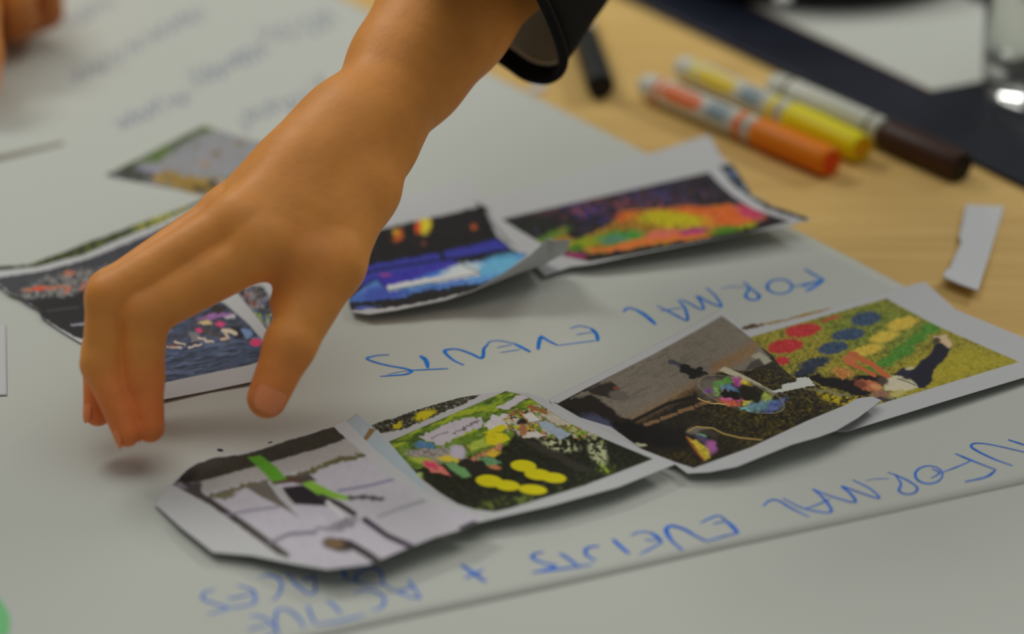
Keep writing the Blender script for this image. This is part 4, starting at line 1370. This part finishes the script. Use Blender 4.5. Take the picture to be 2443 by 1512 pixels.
def surface_nets(D, lo_, h):
    s = D < 0
    nx, ny, nz = D.shape
    corners = [(i, j, k) for i in (0, 1) for j in (0, 1) for k in (0, 1)]
    cnt = np.zeros((nx - 1, ny - 1, nz - 1), np.int8)
    for i, j, k in corners:
        cnt += s[i:nx - 1 + i, j:ny - 1 + j, k:nz - 1 + k]
    act = (cnt > 0) & (cnt < 8)
    ids = np.full(act.shape, -1, np.int64)
    cells = np.argwhere(act)
    ids[act] = np.arange(len(cells))
    acc = np.zeros((len(cells), 3))
    num = np.zeros(len(cells))
    for a in corners:
        for q in range(3):
            if a[q]:
                continue
            b = list(a)
            b[q] = 1
            ca, cb = cells + a, cells + b
            da, db = D[tuple(ca.T)], D[tuple(cb.T)]
            m = (da < 0) != (db < 0)
            t = da[m] / (da[m] - db[m])
            p = np.array(a, float)[None].repeat(m.sum(), 0)
            p[:, q] += t
            acc[m] += p
            num[m] += 1
    V = (cells + acc / num[:, None]) * h + lo_
    F = []
    for q in range(3):
        u, w = (q + 1) % 3, (q + 2) % 3
        sl0 = [slice(1, -1)] * 3
        sl0[q] = slice(0, -1)
        sl1 = [slice(1, -1)] * 3
        sl1[q] = slice(1, None)
        s0, s1 = s[tuple(sl0)], s[tuple(sl1)]
        e = np.argwhere(s0 != s1)
        if not len(e):
            continue
        off = np.ones(3, int)
        off[q] = 0
        base = e + off
        fl = s1[tuple(e.T)]
        du, dw = np.zeros(3, int), np.zeros(3, int)
        du[u], dw[w] = 1, 1
        quad = np.stack([ids[tuple((base - du - dw).T)], ids[tuple((base - dw).T)], ids[tuple(base.T)], ids[tuple((base - du).T)]], -1)
        quad[fl] = quad[fl][:, ::-1]
        F.append(quad)
    F = np.vstack(F)
    F = F[(F >= 0).all(1)]
    return V, F


def relax(V, F, it=2, lam=0.5):
    for _ in range(it):
        S = np.zeros_like(V)
        n = np.zeros(len(V))
        for a in range(4):
            for b in ((a + 1) % 4, (a + 3) % 4):
                np.add.at(S, F[:, a], V[F[:, b]])
                np.add.at(n, F[:, a], 1)
        V = V + lam * (S / n[:, None] - V)
    return V


def mm(px, py, z):
    return at(px, py, z / 1000.0) * 1000.0


def skin_mat():
    m = mat('skin', (0.4, 0.2, 0.09), 0.52, 0.32, attr='tone', bump=(260, 0.25), noise=(70, 0.10), sss=0.12)
    return m


M_SKIN = skin_mat()
SKIN = np.array(alb(194, 128, 60))
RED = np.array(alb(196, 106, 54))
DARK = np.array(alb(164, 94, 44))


def body_mesh(V, F, tips, creases, parent, name):
    me = bpy.data.meshes.new(name)
    me.vertices.add(len(V))
    me.vertices.foreach_set('co', (V / 1000).astype(np.float32).reshape(-1))
    _fill(me, F[:, ::-1])
    c = np.tile(SKIN, (len(V), 1))
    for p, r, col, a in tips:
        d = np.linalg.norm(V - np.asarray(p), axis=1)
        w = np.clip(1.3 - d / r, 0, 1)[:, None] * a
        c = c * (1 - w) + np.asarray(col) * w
    at_ = me.color_attributes.new('tone', 'FLOAT_COLOR', 'POINT')
    at_.data.foreach_set('color', np.c_[c, np.ones(len(c))].astype(np.float32).reshape(-1))
    return link(name, me, M_SKIN, parent)


def nail(tip, prev, dorsal, r, length, parent, m, half=48):
    tip, prev = np.asarray(tip, float), np.asarray(prev, float)
    a = (tip - prev) / np.linalg.norm(tip - prev)
    d = np.asarray(dorsal, float)
    d = d - a * (d @ a)
    d /= np.linalg.norm(d)
    s = np.cross(a, d)
    V, Q = [], []
    nz, na = 12, 12
    for i in range(nz + 1):
        t = -1 + 2 * i / nz
        wf = (max(1 - abs(t) ** 3.5, 0.02)) ** 0.5
        for j in range(na + 1):
            g = math.radians(half * wf * (-1 + 2 * j / na))
            rr = r + 0.22 - 0.2 * t * t - 1.0 * max(t, 0) ** 2
            p = tip + a * (length / 2 * t + 0.5) + (d * math.cos(g) + s * math.sin(g)) * rr
            V.append(p / 1000)
    for i in range(nz):
        for j in range(na):
            k = i * (na + 1) + j
            Q.append((k, k + 1, k + na + 2, k + na + 1))
    o = link('fingernail', mesh_from(V, Q), m, parent)
    md_ = o.modifiers.new('thickness', 'SOLIDIFY')
    md_.thickness = 0.0004
    md_.offset = 0
    return o


# --- reaching right hand
wr = mm(872, 312, 115)
person = empty('person', tuple(mm(900, 300, 0) / 1000), 'person reaching over the prints with bare right hand from a dark sleeve', 'person')
f1 = mm(977, 158, 130)
f2 = mm(1060, 40, 144)
f3 = mm(1190, -150, 168)
f4 = mm(1330, -350, 190)
thumb = [mm(872, 455, 99), mm(795, 632, 79), mm(692, 822, 54), mm(637, 950, 35)]
tr = [12.5, 13.6, 11.2, 8.9]
idx = [mm(636, 588, 90), mm(344, 748, 67), mm(339, 900, 41), mm(358, 1020, 23)]
ir = [12.4, 10.8, 9.3, 6.6]
mid = [mm(575, 525, 98), mm(260, 708, 74), mm(243, 868, 47), mm(303, 1034, 23)]
mr_ = [12.0, 10.0, 8.9, 6.0]
rin = [mm(548, 508, 90), mm(262, 694, 70), mm(241, 840, 41), mm(233, 983, 21)]
rr_ = [11.5, 9.4, 8.2, 6.4]
pin = [mm(560, 500, 78), mm(380, 650, 56), mm(325, 760, 40), mm(312, 860, 26)]
pr = [10.5, 8.4, 7.4, 6.4]
allp = np.array([wr, f1, f2, f3, f4] + thumb + idx + mid + rin + pin)
FD = Field(allp.min(0) - 30, allp.max(0) + 30, 1.15)
palm = FD.new()
FD.cone(palm, f4, f3, 40, 36, 0)
FD.cone(palm, f3, f2, 36, 30.5, 12)
FD.cone(palm, f2, f1, 30.5, 26.6, 12)
FD.cone(palm, f1, wr, 26.6, 22.6, 12)
FD.cone(palm, wr, 0.55 * wr + 0.45 * mid[0], 22.6, 20, 14)
for ch, r0 in ((idx, 12.4), (mid, 12.4), (rin, 12.2), (pin, 11.5)):
    base = wr + (ch[0] - idx[0]) * 0.22 + (ch[0] - wr) * 0.12
    FD.cone(palm, base, ch[0], 15.5, r0, 18)
FD.cone(palm, wr * 0.7 + thumb[0] * 0.3, thumb[0], 15.2, 13.0, 14)
FD.cone(palm, thumb[0], thumb[1], 12.5, tr[1], 13)
# first web muscle between the thumb and index metacarpals
FD.cone(palm, thumb[0] * 0.5 + idx[0] * 0.5 - np.array([0, 0, 3.0]), thumb[1] * 0.55 + idx[0] * 0.45 - np.array([0, -4.0, 3]), 12.5, 9.5, 18)
cam_mm = CAM * 1000
fing = FD.new()
for ch, rr in ((idx, ir), (mid, mr_), (rin, rr_), (pin, pr)):
    one = FD.new()
    for a in range(3):
        FD.cone(one, ch[a], ch[a + 1], rr[a], rr[a + 1], 4.0)
    fing = smin(fing, one, 1.0)
thb = FD.new()
FD.cone(thb, thumb[1], thumb[2], tr[1], tr[2], 4)
FD.cone(thb, thumb[2], thumb[3], tr[2], tr[3], 4)
Dh = smin(palm, fing, 6.0)
Dh = smin(Dh, thb, 6.0)
# skin of the web between thumb and index
WB = FD.new()
FD.cone(WB, mm(750, 640, 80), mm(672, 722, 66), 9.5, 5.0, 3)
Dh = smin(Dh, WB, 9.0)
# folds: the valley between index and middle, the crease of the thumb web, joint wrinkles
def on_skin(px, py, z):
    return mm(px, py, z)
FD.groove(Dh, on_skin(530, 545, 110), on_skin(425, 632, 103), 4.0, 2.0)
FD.groove(Dh, on_skin(425, 632, 103), on_skin(335, 715, 88), 3.6, 4.0)
FD.groove(Dh, on_skin(335, 715, 88), on_skin(292, 790, 75), 3.2, 4.0)
FD.groove(Dh, on_skin(292, 790, 72), on_skin(290, 960, 42), 3.0, 3.0)
FD.groove(Dh, on_skin(752, 622, 98), on_skin(690, 700, 86), 6.0, 7.0)
FD.groove(Dh, on_skin(660, 900, 55), on_skin(610, 890, 50), 2.5, 0.7)
V, F = surface_nets(Dh, FD.lo, FD.h)
V = relax(V, F, 2, 0.5)
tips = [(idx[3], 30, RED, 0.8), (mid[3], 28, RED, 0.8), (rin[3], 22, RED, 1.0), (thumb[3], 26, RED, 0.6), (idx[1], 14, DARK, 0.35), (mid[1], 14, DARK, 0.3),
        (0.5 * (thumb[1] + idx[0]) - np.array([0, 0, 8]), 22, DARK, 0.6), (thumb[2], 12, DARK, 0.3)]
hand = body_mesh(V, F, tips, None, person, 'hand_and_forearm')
M_NAIL = mat('thumbnail', alb(196, 118, 76), 0.32, 0.4)
M_NAIL_F = mat('fingernail', alb(194, 114, 66), 0.42, 0.3)
tocam = cam_mm - thumb[3]
tocam = tocam / np.linalg.norm(tocam)
nail(thumb[3], thumb[2], tocam + np.array([0.22, 0, 0.1]), tr[3], 13.5, person, M_NAIL)
for ch, rr in ((idx, ir), (mid, mr_), (rin, rr_), (pin, pr)):
    out_ = (ch[1] - ch[0]) / np.linalg.norm(ch[1] - ch[0])
    nail(ch[3], ch[2], out_ + 0.25 * tocam, rr[3] - 0.25, 10.5, person, M_NAIL_F, 40)

# --- dark sleeve
M_CLOTH = mat('black_cloth', (0.0065, 0.0065, 0.007), 0.9, 0.15, bump=(500, 0.3))
M_LINING = mat('olive_grey_lining', (0.46, 0.48, 0.40), 0.85, 0.2, bump=(600, 0.2))
axis = (f3 - wr) / np.linalg.norm(f3 - wr)
rim_pts = [(1172, 128, 100), (1215, 160, 95), (1255, 186, 92), (1300, 193, 94), (1330, 178, 100), (1342, 145, 112), (1330, 95, 130), (1300, 20, 156), (1255, -60, 186),
           (1180, -125, 208), (1090, -150, 214), (1035, -120, 200), (1040, -60, 170), (1075, 5, 135), (1120, 72, 110)]
rim_w = np.array([mm(*p) for p in rim_pts])
cl = np.vstack([rim_w, rim_w[:3]])
cc = curve(np.vstack([rim_w[-1:], cl]), 8)[8:-16]
NR = len(cc)
rows = []
cen = cc.mean(0)
for i, s in enumerate(np.linspace(0, 260, 26)):
    k = 1 + 0.10 * (s / 260) + 0.012 * math.sin(i * 1.3)
    off = cc - cen
    rows.append(cen + off * k + axis * s + 1.5 * np.sin(np.arange(NR)[:, None] / NR * 2 * math.pi * 3 + i * 0.7) * min(i / 6, 1) * off / np.linalg.norm(off, axis=1)[:, None])
Vs = np.vstack(rows) / 1000
Fs = []
for i in range(len(rows) - 1):
    for k in range(NR):
        k2 = (k + 1) % NR
        Fs.append((i * NR + k, i * NR + k2, (i + 1) * NR + k2, (i + 1) * NR + k))
sl_me = mesh_from(Vs, Fs)
bm = bmesh.new()
bm.from_mesh(sl_me)
bmesh.ops.recalc_face_normals(bm, faces=bm.faces[:])
vol_c = Vector(cen / 1000 + axis * 0.13)
f0 = bm.faces[len(bm.faces) // 2] if not bm.faces.ensure_lookup_table() else None
if f0.normal.dot(f0.calc_center_median() - vol_c) < 0:
    bmesh.ops.reverse_faces(bm, faces=bm.faces[:])
bm.to_mesh(sl_me)
bm.free()
sleeve = link('sleeve', sl_me, [M_CLOTH, M_LINING, M_CLOTH, M_CLOTH], person)
for k in range(NR):
    sl_me.polygons[k].material_index = 2
md = sleeve.modifiers.new('thickness', 'SOLIDIFY')
md.thickness = 0.0025
md.offset = -1
md.material_offset = 1
md.material_offset_rim = 0
sleeve['label'] = 'black sleeve with olive-grey lining'


def tube(pts, r, n=10, closed=True):
    p = np.asarray(pts, float)
    V, Q = [], []
    N = len(p)
    for i in range(N):
        tdir = p[(i + 1) % N] - p[i - 1] if closed else p[min(i + 1, N - 1)] - p[max(i - 1, 0)]
        tdir /= np.linalg.norm(tdir)
        a = np.cross(tdir, axis)
        a /= np.linalg.norm(a)
        b = np.cross(tdir, a)
        for k in range(n):
            g = 2 * math.pi * k / n
            V.append(p[i] + (a * math.cos(g) + b * math.sin(g)) * r)
    for i in range(N if closed else N - 1):
        for k in range(n):
            i2 = (i + 1) % N
            Q.append((i * n + k, i * n + (k + 1) % n, i2 * n + (k + 1) % n, i2 * n + k))
    return V, Q


hv, hq_ = tube(cc / 1000 + axis * 0.001, 0.0026)
hem = link('cuff_hem', mesh_from(hv, hq_), M_CLOTH, person)
inner = cen + (cc - cen) * 0.94 + axis * 10.5
sv, sq_ = tube(inner / 1000, 0.0011, 8)
seam = link('lining_seam', mesh_from(sv, sq_), mat('pale_seam', (0.5, 0.48, 0.36), 0.8, 0.2), person)
seam['label'] = 'pale seam inside the cuff'

# --- second person's hand at the top left
person2 = empty('person', tuple(mm(-120, -60, 0) / 1000), 'person of whom only curled fingers show, at the top left corner', 'person')
A1 = [mm(-70, -150, 62), mm(38, -40, 52), mm(46, 48, 25), mm(8, 72, 12)]
B1 = [mm(0, -170, 60), mm(112, -60, 48), mm(113, 30, 24), mm(76, 54, 12)]
C1 = [mm(-130, -110, 60), mm(-60, -10, 50), mm(-50, 70, 25), mm(-80, 92, 12)]
D1 = [mm(-190, -70, 56), mm(-140, 10, 44), mm(-130, 80, 22), mm(-160, 95, 12)]
T1 = [mm(-150, -60, 58), mm(-52, 20, 52), mm(-40, 130, 34), mm(-38, 205, 20)]
W1 = mm(-190, -330, 62)
E1 = mm(-330, -600, 80)
ap = np.array(A1 + B1 + C1 + D1 + T1 + [W1, E1])
F2 = Field(ap.min(0) - 34, ap.max(0) + 34, 1.9)
pm = F2.new()
F2.cone(pm, E1, W1, 32, 27, 0)
for ch in (A1, B1, C1, D1):
    F2.cone(pm, W1 * 0.8 + ch[0] * 0.2, ch[0], 18, 13, 12)
F2.cone(pm, W1 * 0.7 + T1[0] * 0.3, T1[0], 17, 14, 12)
fg = F2.new()
for ch, rr in ((A1, (12.5, 11.5, 10.5, 9)), (B1, (11.5, 10.0, 9.0, 8)), (C1, (12.5, 11.5, 10, 9)), (D1, (11, 9.5, 8.5, 7.5)), (T1, (13.5, 11.5, 10.5, 8.5))):
    one = F2.new()
    for a in range(3):
        F2.cone(one, ch[a], ch[a + 1], rr[a], rr[a + 1], 4)
    fg = smin(fg, one, 1.5)
V, F = surface_nets(smin(pm, fg, 7), F2.lo, F2.h)
V = relax(V, F, 2, 0.5)
V[:, 2] = np.maximum(V[:, 2], 2.2)
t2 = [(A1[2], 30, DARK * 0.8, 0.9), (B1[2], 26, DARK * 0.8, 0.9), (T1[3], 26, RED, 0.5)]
body_mesh(V, F, t2, None, person2, 'hand_and_forearm')
nail(T1[3], T1[2], np.array([-0.3, -0.3, 1.0]), 8.5, 12, person2, M_NAIL_F)
